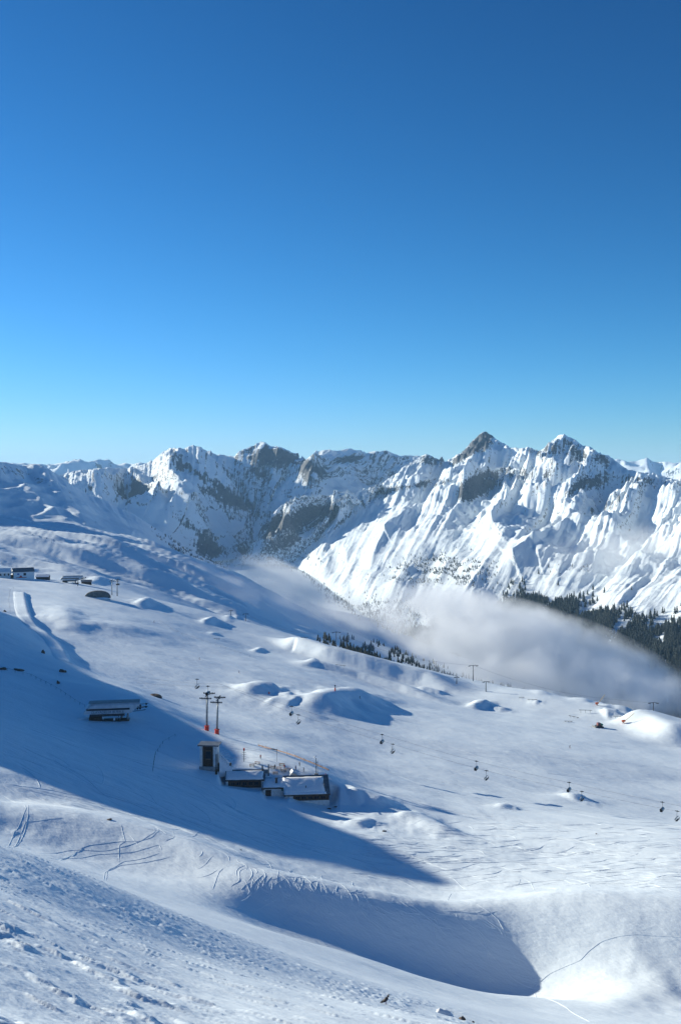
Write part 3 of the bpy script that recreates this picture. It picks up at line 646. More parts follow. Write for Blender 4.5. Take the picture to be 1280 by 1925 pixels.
# ropes and chairs: two ropes running down to the right over the piste
def at(px, py, r): return Vector(P(px, py, r))
ropeA = [(262,1273,470),(372,1285,445),(408,1284,440),(548,1328,470),(718,1381,462),(895,1431,450),(1069,1471,436),(1244,1508,420),(1500,1560,405)]
ropeB = [(258,1283,466),(372,1290,440),(425,1291,436),(561,1344,466),(738,1399,457),(914,1449,445),(1093,1488,431),(1272,1525,415),(1500,1572,402)]
for k, rp in enumerate((ropeA, ropeB)):
    pts = [at(*q) for q in rp]; fin = []
    for a, b in zip(pts, pts[1:]):
        for t in range(8): fin.append(a.lerp(b, t/8)-Vector((0, 0, .25*math.sin(math.pi*t/8))))
    fin.append(pts[-1])
    tag(MB().tube(fin, .032, 5).build('haul_rope', M['darkmetal']), ('upper' if k == 0 else 'lower')+' steel haul rope of the chairlift running down over the piste', 'rope')
def chair(p, rz, label, bubble=True, group='chairs hanging along the chairlift ropes'):
    e = empty('lift_chair', p, label, 'chair', rz, group)
    MB().box(-.9, .9, -.12, .12, -.12, .16).box(-.2, .2, -.2, .2, -.3, .3).build('grip', M['darkmetal'], e)
    MB().tube([(0, 0, 0), (.12, .18, -1.6), (.05, .1, -2.5)], .07, 6).build('hanger', M['darkmetal'], e)
    MB().box(-.35, .35, -1.7, 1.7, -4.15, -3.95).build('seat', M['black'], e)
    MB().add([(-.45, -1.7, -4.1), (-.45, 1.7, -4.1), (-.7, 1.7, -3.15), (-.7, -1.7, -3.15), (-.55, -1.7, -4.1), (-.55, 1.7, -4.1), (-.8, 1.7, -3.15), (-.8, -1.7, -3.15)],
             [(0, 1, 2, 3), (4, 7, 6, 5), (0, 4, 5, 1), (2, 6, 7, 3), (0, 3, 7, 4), (1, 5, 6, 2)]).build('backrest', M['black'], e)
    fr = MB()
    fr.tube([(-.6, -1.7, -3.1), (-.6, 1.7, -3.1)], .05, 5)
    for y in (-1.75, 1.75): fr.tube([(-.7, y, -3.1), (-.1, y*.9, -2.5), (.05, .1*0+y*.0, -2.45)], .05, 5).tube([(-.6, y, -4.1), (.45, y, -4.05), (.5, y, -4.7)], .04, 5)
    fr.build('frame', M['darkmetal'], e)
    if bubble:
        n = 7; vs = []; 
        for i in range(n):
            a = math.radians(-10+i*22)
            for y in (-1.8, -.9, 0, .9, 1.8):
                r = 1.0-.12*(abs(y)/1.8)**2; vs.append((-.15+r*math.sin(a)*1.0, y, -3.45+r*math.cos(a)*.95))
        fs_ = [(i*5+j, (i+1)*5+j, (i+1)*5+j+1, i*5+j+1) for i in range(n-1) for j in range(4)]
        MB().add(vs, fs_).build('bubble_hood', M['hood'], e, True)
    MB().tube([(.35, -1.6, -3.55), (.5, 0, -3.6), (.35, 1.6, -3.55)], .04, 5).build('safety_bar', M['darkmetal'], e)
    return e
M['hood'] = mat('smoked_hood', (.30, .33, .35), .12, .3)
CH = [(548, 1328, 470, 0, 'upper chair of the first pair below the twin pylons'), (561, 1344, 466, 1, 'lower chair of the first pair below the twin pylons'),
      (718, 1381, 462, 0, 'upper chair of the pair above the mid slope, right of the hut antenna'), (738, 1399, 457, 1, 'lower chair of the pair above the mid slope, right of the hut antenna'),
      (895, 1431, 450, 0, 'chair with a pale glint on its hood, third pair, upper rope'), (914, 1449, 445, 1, 'dark side-on chair of the third pair, lower rope'),
      (1069, 1471, 436, 0, 'upper chair of the fourth pair over the lower piste'), (1093, 1488, 431, 1, 'tilted lower chair of the fourth pair over the lower piste'),
      (1244, 1508, 420, 0, 'upper chair nearest the right edge of the picture'), (1272, 1525, 415, 1, 'lowest chair, cut by the right edge of the picture'),
      (371, 1277, 444, 1, 'chair just passing the outer left end of the twin pylons'), (391, 1290, 441, 0, 'chair hanging in front of the left twin pylon mast')]
first = None
for px, py, r, bb, lab in CH:
    p = at(px, py, r); rz = facing(p)+LINE_ANG+(math.pi if bb else 0)
    if first is None: first = o = chair(p, rz, lab)
    else:
        o = copy_tree(first); o.location = p; o.rotation_euler = (0, 0, rz); o['label'] = lab
    s_ = .95*r/470; o.scale = (s_, s_, s_)

# ------------------------------------------------------------------ chairlift top station
def station(px, py, r, wpx, label, text=None, k=1.0):
    p = stand(px, py, r); W_ = metres(wpx, p); s = W_/21.5
    e = empty('lift_station', p, label, 'lift station', facing(p)+math.radians(-3)); e.scale = (s, s, s)
    # streamlined hood: profile along x extruded across y, rounded at the left, raked at the right
    prof = [(-11.2, 3.1), (-11.0, 4.2), (-10.2, 5.4), (-9.2, 6.3), (-8, 6.95), (-6.2, 7.15), (10.6, 7.15), (8.6, 5.0), (7.0, 3.1)]
    def shell(ys, name, m, z0=None, z1=None, grow=0):
        v = []; n = len(prof)
        for y, sc in ys:
            for x, z in prof: v.append((x, y, 3.1+(z-3.1)*sc))
        f = []
        for a in range(len(ys)-1):
            for i in range(n): f.append((a*n+i, a*n+(i+1) % n, (a+1)*n+(i+1) % n, (a+1)*n+i))
        f += [tuple(range(n))[::-1], tuple(range((len(ys)-1)*n, len(ys)*n))]
        return MB().add(v, f).build(name, m, e)
    shell([(-3.6, .80), (-3.3, .90), (-2.6, 1.0), (2.6, 1.0), (3.3, .9), (3.6, .8)], 'hood', M['grey_panel'])
    MB().box(-10.1, 6.6, -3.68, -3.61, 4.55, 5.25).build('window_band', M['glass'], e)
    MB().add([(-9.4, -2.75, 7.16), (10.4, -2.75, 7.17), (10.4, 2.75, 7.17), (-9.4, 2.75, 7.16), (-7, -2.75, 7.24), (10.2, -2.75, 7.24), (10.2, 2.75, 7.24), (-7, 2.75, 7.24)],
             [(0, 1, 5, 4), (1, 2, 6, 5), (2, 3, 7, 6), (3, 0, 4, 7), (4, 5, 6, 7)]).build('roof', M['roofmetal'], e)
    MB().add([(-8.4, -3.22, 6.62), (5, -3.22, 6.66), (2.5, -3.0, 6.86), (-6, -3.0, 6.86), (-8.4, -3.30, 6.58), (5, -3.30, 6.6)], [(0, 1, 2, 3), (4, 5, 1, 0)]).build('skylight_strip', M['hood'], e)
    # rope wheels and guide rails coming out at the right
    for y in (-2.6, 2.6):
        MB().tube([(7.5, y, 3.6), (11.5, y, 3.9), (12.8, y, 4.1)], .14, 6).tube([(8.6, y, 5.2), (13.6, y, 5.35)], .12, 6).build('guide_rail', M['darkmetal'], e)
        for x in (8.6, 9.6, 10.6, 12.9): MB().disc((x, y, 4.6 if x < 12 else 5.2), (0, 1, 0), .42, .2, 10).build('sheave', M['black'], e)
    MB().disc((3, 0, 2.9), (0, 0, 1), 2.6, .25, 20).build('bullwheel', M['darkmetal'], e)
    # machine platform, columns and props
    MB().box(-8.9, 4.6, -2.6, 2.4, 1.9, 3.08).build('underframe', M['darkmetal'], e)
    for x, y in ((-6.5, 0), (5.8, -1.3), (3.4, 1.2)):
        MB().tube([(x-.3, y, -2.5), (x, y, 2.9)], [.55, .38], 8).build('column', M['metal'], e)
    MB().tube([(2.6, -1.6, 2.6), (1.2, -1.9, -1)], .18, 6).tube([(3.8, -1.8, 2.8), (2.0, -2.0, -1)], .14, 6).build('brace', M['metal'], e)
    MB().box(-9.2, -4.4, -3.0, 1.6, -0.6, 1.7).box(-4.38, 6.4, -2.9, 1.2, -1.6, .25).build('machine_housing', M['wood_dark'], e)
    MB().box(-3.9, -3.5, -3.1, -3.0, .9, 2.0).build('notice_board', M['white'], e); MB().box(.2, .9, -3.1, -3.0, .3, 1.3).build('notice_board', M['white'], e)
    for k_ in range(9): MB().tube([(-4+k_*1.25, -3.2, -.9-.1*k_), (-4+k_*1.25, -3.2, .35-.1*k_)], .05, 4).build('railing_post', M['darkmetal'], e)
    MB().tube([(-4, -3.2, .35), (6, -3.2, -.45)], .05, 4).build('handrail', M['darkmetal'], e)
    MB().box(-13.8, -10.6, -1.5, 1.5, .9, 1.12).build('ramp', M['snowpack'], e)
    if text:
        cu = bpy.data.curves.new('lettering', 'FONT'); cu.body = text; cu.size = 1.55; cu.extrude = .02; cu.align_x = 'LEFT'; cu.space_character = 1.02
        t0 = bpy.data.objects.new('t', cu); COL.objects.link(t0); dg = bpy.context.evaluated_depsgraph_get(); me = bpy.data.meshes.new_from_object(t0.evaluated_get(dg)); bpy.data.objects.remove(t0)
        o = link(bpy.data.objects.new('lettering', me), e); me.materials.append(col('letter_grey', (.09, .12, .15), .5))
        w_ = max(v.co.x for v in me.vertices); o.scale = (12.6/w_, 1, 1); o.location = (-8.3, -3.66, 3.32); o.rotation_euler = (math.pi/2, 0, 0)
    return e
station(213, 1300, 452, 100, 'big grey streamlined chairlift top station with dark window band and lettering', 'CLAVADELER BUBBLE')
# ------------------------------------------------------------------ the mountain hut and its terrace
HR = 374.
HO = stand(540, 1500, HR); HA = facing(HO); hc_, hs_ = math.cos(-HA), math.sin(-HA)
def HL(px, py, y):
    """photo point at HR+y metres range, in the hut's own frame (x right, y away, z up)"""
    p = Vector(P(px, py, HR+y))-HO
    return Vector((p.x*hc_-p.y*hs_, p.x*hs_+p.y*hc_, p.z))
def HW_(v):
    v = Vector(v); return HO+Vector((v.x*hc_+v.y*hs_, -v.x*hs_+v.y*hc_, v.z))
def house(name, label, px0, px1, py_eave, py_ridge, D, y0, rot=0., snow=.55, wallm='wood_dark', base=None, base_h=0., over=.5, snow_x=(0, 1), back=True, zdown=5., sn_y=(.04, .96), roofm='roofmetal', seed=1):
    a = HL(px0, py_eave, y0); b = HL(px1, py_eave, y0); c = HL((px0+px1)/2, py_ridge, y0+D)
    W_ = b.x-a.x; ze = (a.z+b.z)/2; zr = c.z; rise = zr-ze
    e = empty(name, HW_(((a.x+b.x)/2, y0, ze-2.6)), label, 'building', HA+rot)
    z0 = 2.6; w2 = W_/2
    # coordinates: x across, y from the front eave backwards, roof falling towards the viewer
    fw = over
    zf = lambda x, y: z0+rise*(y/D)
    wl = MB(); wl.box(-w2+.35, w2-.35, fw, D*1.75-fw, -zdown, z0+.02)
    wl.hull([(x, y, z) for x in (-w2+.35, w2-.35) for (y, z) in ((fw, z0), (D*1.75-fw, z0), (D, zf(0, D)-.12))])
    wl.build('wall', M[wallm], e)
    if base: MB().box(-w2+.30, w2-.30, fw-.06, D*1.75-fw+.05, -zdown, z0-base_h).build('base', M[base], e)
    rf = MB().add([(-w2, 0, z0), (w2, 0, z0), (w2, D, z0+rise), (-w2, D, z0+rise), (-w2, 0, z0-.22), (w2, 0, z0-.22), (w2, D, z0+rise-.22), (-w2, D, z0+rise-.22)],
                  [(0, 1, 2, 3), (7, 6, 5, 4), (0, 4, 5, 1), (1, 5, 6, 2), (3, 2, 6, 7), (0, 3, 7, 4)]).build('roof', M[roofm], e)
    MB().add([(-w2, D+.004, z0+rise), (w2, D+.004, z0+rise), (w2, D*1.75, z0+rise*.3), (-w2, D*1.75, z0+rise*.3), (-w2, D+.004, z0+rise-.2), (w2, D+.004, z0+rise-.2), (w2, D*1.75, z0+rise*.3-.2), (-w2, D*1.75, z0+rise*.3-.2)],
             [(0, 1, 2, 3), (7, 6, 5, 4), (0, 4, 5, 1), (1, 5, 6, 2), (3, 2, 6, 7), (0, 3, 7, 4)]).build('back_roof', M[roofm], e)
    MB().box(-w2-.02, w2+.02, -.10, -.004, z0-.42, z0-.02).build('eave_board', M['wood_dark'], e)
    if snow: snow_slab('roof_snow', -w2+W_*snow_x[0], -w2+W_*snow_x[1], D*sn_y[0], D*sn_y[1], zf, snow, e, 18, 10, seed)
    return e, W_, D, z0, rise, fw
# left chalet
e, W_, D, z0, rise, fw = house('chalet', 'long low chalet with thick snow on its roof and a dark boarded front', 423, 497, 1467, 1447, 5.6, 3.5, rot=math.radians(1), snow=.62, snow_x=(.02, .97), sn_y=(.03, .86), seed=3)
for x in (-W_/2+.30, W_/2-1.1): MB().box(x, x+.8, fw-.10, fw+.02, -.4, z0-.4).build('corner_wall', M['plaster'], e)
MB().box(-W_/2+.3, W_/2-.3, fw-.14, fw+.02, -.75, -.42).build('sill_beam', M['plaster'], e)
for k in range(5):
    x = -W_/2+2.3+k*2.1
    w_ = MB().box(x, x+1.15, fw-.05, fw-.01, .55, 1.75).build('window', M['glass'], e)
    MB().box(x-.1, x+1.25, fw-.1, fw-.052, .45, .55).box(x-.1, x+1.25, fw-.1, fw-.052, 1.75, 1.85).box(x+.52, x+.62, fw-.1, fw-.052, .55, 1.75).build('frame', M['wood'], w_)
MB().tube([(W_/2-.7, D-1, z0), (W_/2-.7, D-1, z0+rise+1.6)], .28, 8).build('chimney', M['darkmetal'], e)
# right chalet, the biggest
e, W_, D, z0, rise, fw = house('chalet', 'biggest chalet of the hut, snow slab sliding off its grey roof', 534, 621, 1494, 1457, 8.6, -2.2, rot=math.radians(3), snow=.5, snow_x=(.0, .88), sn_y=(.10, .90), base='plaster', base_h=2.3, seed=5)
MB().box(-W_/2+.3, -W_/2+3.3, fw-.10, fw+.02, -1.2, z0-.5).build('corner_wall', M['plaster'], e)
for k in range(5):
    x = -W_/2+4.2+k*2.3
    w_ = MB().box(x, x+1.3, fw-.05, fw-.01, .75, 1.85).build('window', M['glass'], e)
    MB().box(x-.1, x+1.4, fw-.12, fw-.052, .62, .75).box(x-.1, x+1.4, fw-.12, fw-.052, 1.85, 1.95).box(x+.6, x+.7, fw-.12, fw-.052, .75, 1.85).build('frame', M['wood'], w_)
snow_slab('lower_snow_edge', -W_/2+.2, W_/2-1.2, .05, D*.12, lambda x, y: z0+rise*y/D, .3, e, 18, 3, 8)
MB().tube([(-.3, D*.3, z0), (-.3, D*.3, z0+rise*.3+1.1)], .16, 6).build('vent_pipe', M['darkmetal'], e)
MB().box(W_/2-2, W_/2-1.8, D*.2, D*.9, z0+rise*.55, z0+rise*.6).build('snow_guard', M['darkmetal'], e)
MB().box(W_/2-.36, W_/2-.30, 1.5, 8, .6, 1.8).build('side_window_band', M['glass'], e)
# white link building in the middle
e, W_, D, z0, rise, fw = house('annex', 'small white rendered annex with dark door between the two chalets', 493, 543, 1481, 1462, 6.2, 0.5, snow=.6, snow_x=(.02, .98), sn_y=(.02, .97), wallm='plaster', over=.35, seed=7)
dr = MB().box(-W_/2+1.15, -W_/2+3.2, fw-.06, fw-.005, -1.0, 1.75).build('door', M['wood_dark'], e)
MB().box(-W_/2+2.9, -W_/2+3.05, fw-.12, fw-.062, .2, .45).build('handle', M['metal'], dr)
MB().disc((W_/2-2.3, fw-.08, 1.75), (0, 1, 0), .42, .1, 16).build('round_sign', nmat('green_sign', (.05, .16, .12), (.08, .22, .16), 1, .5), e)
MB().box(-W_/2+.5, -W_/2+.8, fw-.2, fw-.02, 1.75, 2.0).build('lamp', M['darkmetal'], e)
MB().tube([(.3, D*.35, z0), (.3, D*.35, z0+rise*.4+2.0)], .42, 10).box(-.25, .85, D*.35-.55, D*.35+.55, z0+rise*.4+2.0, z0+rise*.4+2.2).build('chimney', M['darkmetal'], e)
MB().box(W_/2-.1, W_/2+1.1, .2, 2.2, -2, 1.5).build('porch', M['wood_dark'], e)
MB().box(-W_/2-2.6, -W_/2, -.2, 1.4, -1.0, -.75).build('step', M['wood_dark'], e)
# cable tower house at the left
tb = HL(392, 1447, 10.); tt_ = HL(392, 1400, 10.); TH_ = tt_.z-tb.z; TWd = metres(36, HO)
e = empty('tower_house', HW_(tb), 'tall narrow lift house with flat roof and open dark front, left of the chalets', 'building', HA+math.radians(-8))
w2 = TWd/2
MB().box(-w2+.3, -w2+.3+w2*.26, 0, 4.4, -3, TH_-.5).build('left_wall', M['plaster'], e)
MB().box(w2*.52, w2-.2, 0, 4.4, -3, TH_-.5).build('right_wall', M['plaster'], e)
MB().box(-w2+.3+w2*.26+.003, w2*.52-.003, .7, 4.39, -3, TH_-.5).build('recessed_front', M['wood_dark'], e)
wd_ = MB().box(-w2*.3, w2*.22, .62, .69, TH_*.42, TH_*.72).build('window', M['glass'], e)
MB().box(-w2*.34, w2*.26, .56, .615, TH_*.72, TH_*.75).box(-w2*.34, w2*.26, .56, .615, TH_*.39, TH_*.42).build('frame', M['wood'], wd_)
MB().box(-w2-.45, w2+.5, -.6, 5.2, TH_-.495, TH_-.05).build('roof', M['roofmetal'], e)
MB().box(-w2+.1, w2-.1, -.35, .6, -3, TH_*.12).build('plinth', M['concrete'], e)
MB().box(w2-.18, w2+4.6, 1.2, 3.2, -3, 1.9).build('side_wall', M['wood_dark'], e)
# snowy stair with railings beside it
e = empty('stairway', HW_(HL(424, 1440, 9)), 'snow covered outdoor stair with pale railings right of the lift house', 'stairs', HA)
mb = MB()
for k in range(9): mb.box(-2.2+k*.52, -1.68+k*.52, .0, 3.0, -4, 4.2-k*.62)
mb.build('steps', M['snowpack'], e)
for k in range(7):
    MB().tube([(-2.6+k*.62, -.1, 3.8-k*.68), (-2.6+k*.62, -.1, 5.0-k*.68)], .06, 4).tube([(-2.6+k*.62, -.1, 5.0-k*.68), (-.2+k*.55, 2.9, 5.3-k*.68)], .06, 4).build('rail', M['grey_panel'], e)
MB().tube([(-2.6, -.1, 5.0), (1.2, -.1, .9)], .06, 4).build('handrail', M['grey_panel'], e)
# masts
def mast(px, pyb, pyt, r, label, rad=.11, extra=None, name='mast', red=False):
    b = Vector(P(px, pyb, r)); g = height(b.x, b.y); H = P(px, pyt, r)[2]-g
    e = empty(name, (b.x, b.y, g), label, 'pole', facing(b))
    MB().tube([(0, 0, -.5), (0, 0, H)], rad, 6).build('pole', M['darkmetal'], e)
    if extra: extra(e, H)
    return e
def ladder_top(e, H):
    MB().box(-.3, .3, -.3, .3, H, H+.9).build('lamp_head', M['red'], e)
    for k in range(4):
        MB().tube([(-.8, 0, H*.25+k*H*.19), (.8, 0, H*.25+k*H*.19)], .05, 4).build('rung', M['darkmetal'], e)
mast(459, 1432, 1411, HR+22, 'dark pole with rungs and red lamp head beside the terrace', .13, ladder_top)
mast(407, 1466, 1418, HR+6, 'thick dark post standing in the snow in front of the lift house', .24, lambda e, H: MB().box(-.45, .45, -.3, .3, H*.0, H*.25).build('foot_box', M['wood_dark'], e))
mast(521, 1433, 1408, HR+22, 'slim flagless pole in the middle of the terrace', .07)
mast(505, 1454, 1437, HR+9, 'stout dark pole behind the left chalet roof', .24)
def dish(e, H):
    MB().tube([(.55, 0, -.5), (.55, 0, H*.86)], .09, 5).tube([(0, 0, H*.55), (.55, 0, H*.55)], .06, 4).tube([(0, 0, H*.75), (.55, 0, H*.75)], .06, 4).build('second_leg', M['darkmetal'], e)
    MB().tube([(-.9, 0, H+.1), (-.4, -.3, H+.5), (.4, 0, H+1.0)], [.08, .3, .08], 6).tube([(-.2, 0, H+.9), (.6, 0, H+.9)], .12, 5).build('wind_sensor', M['white'], e)
    MB().box(-.6, .9, -.4, .4, 0, .8).build('cabinet', M['concrete'], e)
mast(594, 1456, 1425, HR+13, 'twin-legged weather mast with white sensor behind the biggest chalet', .13, dish, name='weather_mast')
# orange-brown netting along the crest of the terrace
npts = [(486,1402,430),(500,1405,426),(520,1410,420),(540,1416,414),(555,1421,409),(572,1428,405),(590,1435,401),(606,1442,398),(622,1449,395)]
e = empty('safety_net', HW_(HL(555, 1424, 34)), 'rolled reddish safety net lying along the crest behind the terrace', 'fence')
mb = MB(); inv = e.matrix_basis.inverted(); wp = []
for i, (a, b) in enumerate(zip(npts, npts[1:])):
    for t in range(4):
        q = [a[c]+(b[c]-a[c])*t/4 for c in range(3)]; p = Vector(P(*q)); p.z = max(p.z, height(p.x, p.y)+.25); wp.append(p-e.location)
rr = [.24+.10*rnd.random() for _ in wp]
MB().tube(wp, rr, 7).build('net_roll', M['netting'], e)
for k in range(0, len(wp), 4): MB().tube([wp[k]-Vector((0, 0, .8)), wp[k]+Vector((0, 0, .75))], .05, 4).build('post', M['wood'], e)
# terrace furniture
def on_terrace(px, py, y): 
    p = Vector(P(px, py, HR+y)); p.z = height(p.x, p.y); return p
def table_set(p, rz, label, m):
    e = empty('picnic_table', p, label, 'table', rz, 'tables and benches on the terrace')
    MB().box(-1.0, 1.0, -.4, .4, .7, .76).build('tabletop', M[m], e)
    for y in (-.85, .65): MB().box(-1.0, 1.0, y, y+.25, .42, .47).build('bench', M[m], e)
    for x in (-.75, .75): MB().box(x-.05, x+.05, -.7, .7, 0, .1).box(x-.05, x+.05, -.06, .06, .1, .7).build('leg', M['darkmetal'], e)
    return e
tl = [(474,1440,'wood'),(484,1437,'netting'),(512,1441,'wood'),(524,1441,'netting'),(533,1443,'wood'),(541,1441,'netting'),(530,1437,'wood'),(518,1446,'wood')]
for k, (px, py, m_) in enumerate(tl):
    table_set(on_terrace(px, py, 11+(1446-py)*.9), HA+rnd.uniform(-.5, .5), ['leftmost brown table on the terrace behind the left chalet', 'reddish table next to the leftmost one', 'brown table right of the glass wind screens', 'reddish table in the middle of the terrace row', 'brown table in the crowded right half of the terrace', 'reddish table at the right end, near the tent', 'brown table at the back row, near the slim pole', 'brown table nearest the annex roof'][k], m_)
for k, px in enumerate((484, 492, 500)):
    e = empty('wind_screen', on_terrace(px, 1446, 10), ['left', 'middle', 'right'][k]+' one of three white framed glass wind screens behind the left chalet', 'screen', HA+.1)
    MB().box(-.75, -.68, -.04, .04, 0, 1.7).box(.68, .75, -.04, .04, 0, 1.7).box(-.68, .68, -.04, .04, 1.62, 1.7).box(-.68, .68, -.04, .04, 0, .1).build('frame', M['white'], e)
    MB().box(-.68, .68, -.01, .01, .1, 1.62).build('pane', M['hood'], e)
e = empty('awning_tent', on_terrace(550, 1452, 12), 'small white and grey tent at the right end of the terrace', 'tent', HA+.2)
MB().add([(-1.6, -1.4, 0), (-1.6, 1.4, 0), (0, -1.4, 2.2), (0, 1.4, 2.2)], [(0, 2, 3, 1)]).build('left_sheet', M['white'], e)
MB().add([(0.004, -1.4, 2.2), (0.004, 1.4, 2.2), (1.7, 1.4, 0), (1.7, -1.4, 0), (0.004, 1.38, 2.2)], [(0, 3, 2, 1)]).build('right_sheet', M['roofmetal'], e)
MB().tube([(0, -1.4, 0), (0, -1.4, 2.2), (0, 1.4, 2.2), (0, 1.4, 0)], .05, 4).build('pole', M['darkmetal'], e)
for px, py, k in ((618, 1521, 0), (632, 1525, 1)):
    p = stand(px, py, HR-4)
    o = tag(MB().hull([(x*(1.1 if k == 0 else 1.5), y*.5, z*.5) for x, y, z in [(-1, 0, 0), (-.6, .6, .1), (.7, .5, 0), (1, 0, .1), (.5, -.6, 0), (-.5, -.5, .4), (.3, .1, .8), (-.3, .2, .7)]]).build('log_pile', M['wood_dark']), ['dark object half buried in snow at the corner of the biggest chalet', 'dark heap of logs right of the biggest chalet'][k], 'heap')
    o.location = p

# ------------------------------------------------------------------ people
def person_mesh(pose):
    """skeleton of joints with radii, grown into one continuous body"""
    V = {'pel': (0, 0, .95, .15), 'waist': (0, 0, 1.12, .145), 'chest': (0, .02, 1.34, .17), 'neck': (0, .03, 1.52, .07), 'head': (0, .05, 1.64, .105), 'crown': (0, .04, 1.73, .085)}
    if pose == 'ski':
        V = {'pel': (0, -.10, .82, .15), 'waist': (0, 0, .97, .145), 'chest': (0, .12, 1.16, .17), 'neck': (0, .2, 1.32, .07), 'head': (0, .26, 1.42, .105), 'crown': (0, .25, 1.51, .085)}
        hk = [(.13, .12, .48, .08), (.15, .0, .12, .055), (.15, .16, .05, .05)]; ar = [(.22, .12, 1.24, .07), (.32, .22, 1.02, .055), (.34, .5, .95, .04), (.33, .58, .94, .045)]
    elif pose == 'sit':
        V = {k: (a[0], a[1], a[2]-.45, a[3]) for k, a in V.items()}
        hk = [(.12, .42, .50, .08), (.12, .45, .12, .055), (.12, .6, .05, .05)]; ar = [(.21, .02, .97, .07), (.28, .08, .72, .055), (.2, .35, .68, .04), (.16, .42, .69, .045)]
    else:
        hk = [(.11, .03, .5, .08), (.12, .0, .1, .055), (.13, .15, .05, .05)]; ar = [(.21, .02, 1.42, .07), (.28, .0, 1.14, .055), (.29, .08, .88, .04), (.29, .1, .80, .045)]
    names = list(V); co = [V[n][:3] for n in names]; rad = [V[n][3] for n in names]; ed = [(i, i+1) for i in range(5)]
    for sx in (-1, 1):
        b = len(co); p = V['pel']; co.append((sx*.11, p[1], p[2]-.06)); rad.append(.11); ed.append((0, b))
        for x, y, z, r in hk: co.append((sx*x, y, z)); rad.append(r); ed.append((len(co)-2, len(co)-1))
        b = len(co)
        for i, (x, y, z, r) in enumerate(ar): co.append((sx*x, y, z)); rad.append(r); ed.append((2 if i == 0 else len(co)-2, len(co)-1))
    me = bpy.data.meshes.new('skeleton'); me.from_pydata(co, ed, []); o = bpy.data.objects.new('s', me); COL.objects.link(o)
    o.modifiers.new('k', 'SKIN'); o.modifiers.new('u', 'SUBSURF').levels = 1
    for i, r in enumerate(rad): me.skin_vertices[0].data[i].radius = (r, r); me.skin_vertices[0].data[i].use_root = (i == 0)
    dg = bpy.context.evaluated_depsgraph_get(); m2 = bpy.data.meshes.new_from_object(o.evaluated_get(dg)); bpy.data.objects.remove(o)
    m2.polygons.foreach_set('use_smooth', np.ones(len(m2.polygons), bool)); m2.name = 'body'
    return m2, V
CL = {'dark': nmat('dark_clothing', (.02, .022, .03), (.04, .04, .05), 4, .8), 'red': nmat('red_jacket', (.45, .03, .03), (.6, .06, .04), 4, .8), 'blue': nmat('blue_jacket', (.02, .06, .25), (.03, .1, .35), 4, .8),
      'skin': mat('skin', (.55, .33, .24), .6), 'pale': nmat('pale_jacket', (.5, .5, .48), (.7, .7, .68), 4, .8)}
PM = {k: person_mesh(k) for k in ('stand', 'ski', 'sit')}
def person(p, rz, pose, jacket, label, group=None, skis=False):
    e = empty('person', p, label, 'person', rz, group); me, V = PM[pose]
    b = link(bpy.data.objects.new('body', me.copy()), e); b.data.materials.clear()
    for m_ in (CL['skin'], CL[jacket], CL['dark']): b.data.materials.append(m_)
    wz, nz_ = V['waist'][2]-.08, V['neck'][2]
    for f in b.data.polygons: f.material_index = 0 if f.center.z > nz_+.02 else (1 if f.center.z > wz else 2)
    h = V['head']; c = V['crown']
    MB().hull([(c[0]+.135*math.cos(a)*math.cos(t), c[1]-.02+.15*math.sin(a)*math.cos(t), c[2]-.03+.13*math.sin(t)) for a in [k*math.pi/4 for k in range(8)] for t in (0, .7, 1.4)]).build('helmet', M['black'], e, True)
    MB().box(-.10, .10, h[1]+.09, h[1]+.135, h[2]-.0, h[2]+.07).build('goggles', M['glass'], e)
    if skis:
        for sx in (-1, 1):
            MB().add([(sx*.15-.05, -.8, .0), (sx*.15+.05, -.8, .0), (sx*.15-.05, .9, .0), (sx*.15+.05, .9, .0), (sx*.15-.05, -.8, .03), (sx*.15+.05, -.8, .03), (sx*.15-.05, .9, .04), (sx*.15+.05, .9, .04), (sx*.15, 1.1, .14)],
                     [(0, 1, 3, 2), (4, 6, 7, 5), (0, 4, 5, 1), (1, 5, 7, 3), (0, 2, 6, 4), (2, 3, 8), (6, 8, 7), (2, 8, 6), (3, 7, 8)]).build('ski', CL['red'], e)
            MB().tube([(sx*.33, .58, 1.0), (sx*.42, .1, .05)], .015, 4).build('ski_pole', M['metal'], e)
    return e
down = math.radians(-110)
for px, py, jk, lab in [(290, 1170, 'dark', 'skier in dark clothes high on the upper piste'), (375, 1240, 'dark', 'skier in dark clothes crossing the wide piste below the drifts'),
                        (449, 1265, 'blue', 'skier in blue on the wide piste right of the twin pylons'), (676, 1313, 'dark', 'skier in dark clothes inside the shaded hollow'),
                        (1070, 1406, 'dark', 'lone skier on the broad piste at the right'), (736, 1412, 'pale', 'skier in pale clothes near the second pair of chairs')]:
    p = hit(px, py, 250); person(p, facing(p)+down, 'ski', jk, lab, skis=True)
for px, py, y, pose, jk, lab in [(490, 1424, 25, 'stand', 'red', 'person in a reddish jacket alone on the sunny terrace snow'), (563, 1437, 20, 'stand', 'dark', 'person in dark clothes standing below the safety net'),
                           (571, 1452, 15, 'stand', 'dark', 'person in dark clothes standing just behind the biggest chalet roof'), (556, 1447, 16, 'stand', 'blue', 'person in a blue jacket beside the grey and white tent'),
                           (612, 1454, 12, 'stand', 'red', 'person in a reddish jacket at the right end of the terrace'), (535, 1440, 16, 'stand', 'red', 'person in a red jacket among the tables'), (517, 1442, 15, 'stand', 'dark', 'person in dark clothes among the left tables')]:
    p = on_terrace(px, py, y); person(p, facing(p)+rnd.uniform(-2, 2), pose, jk, lab)
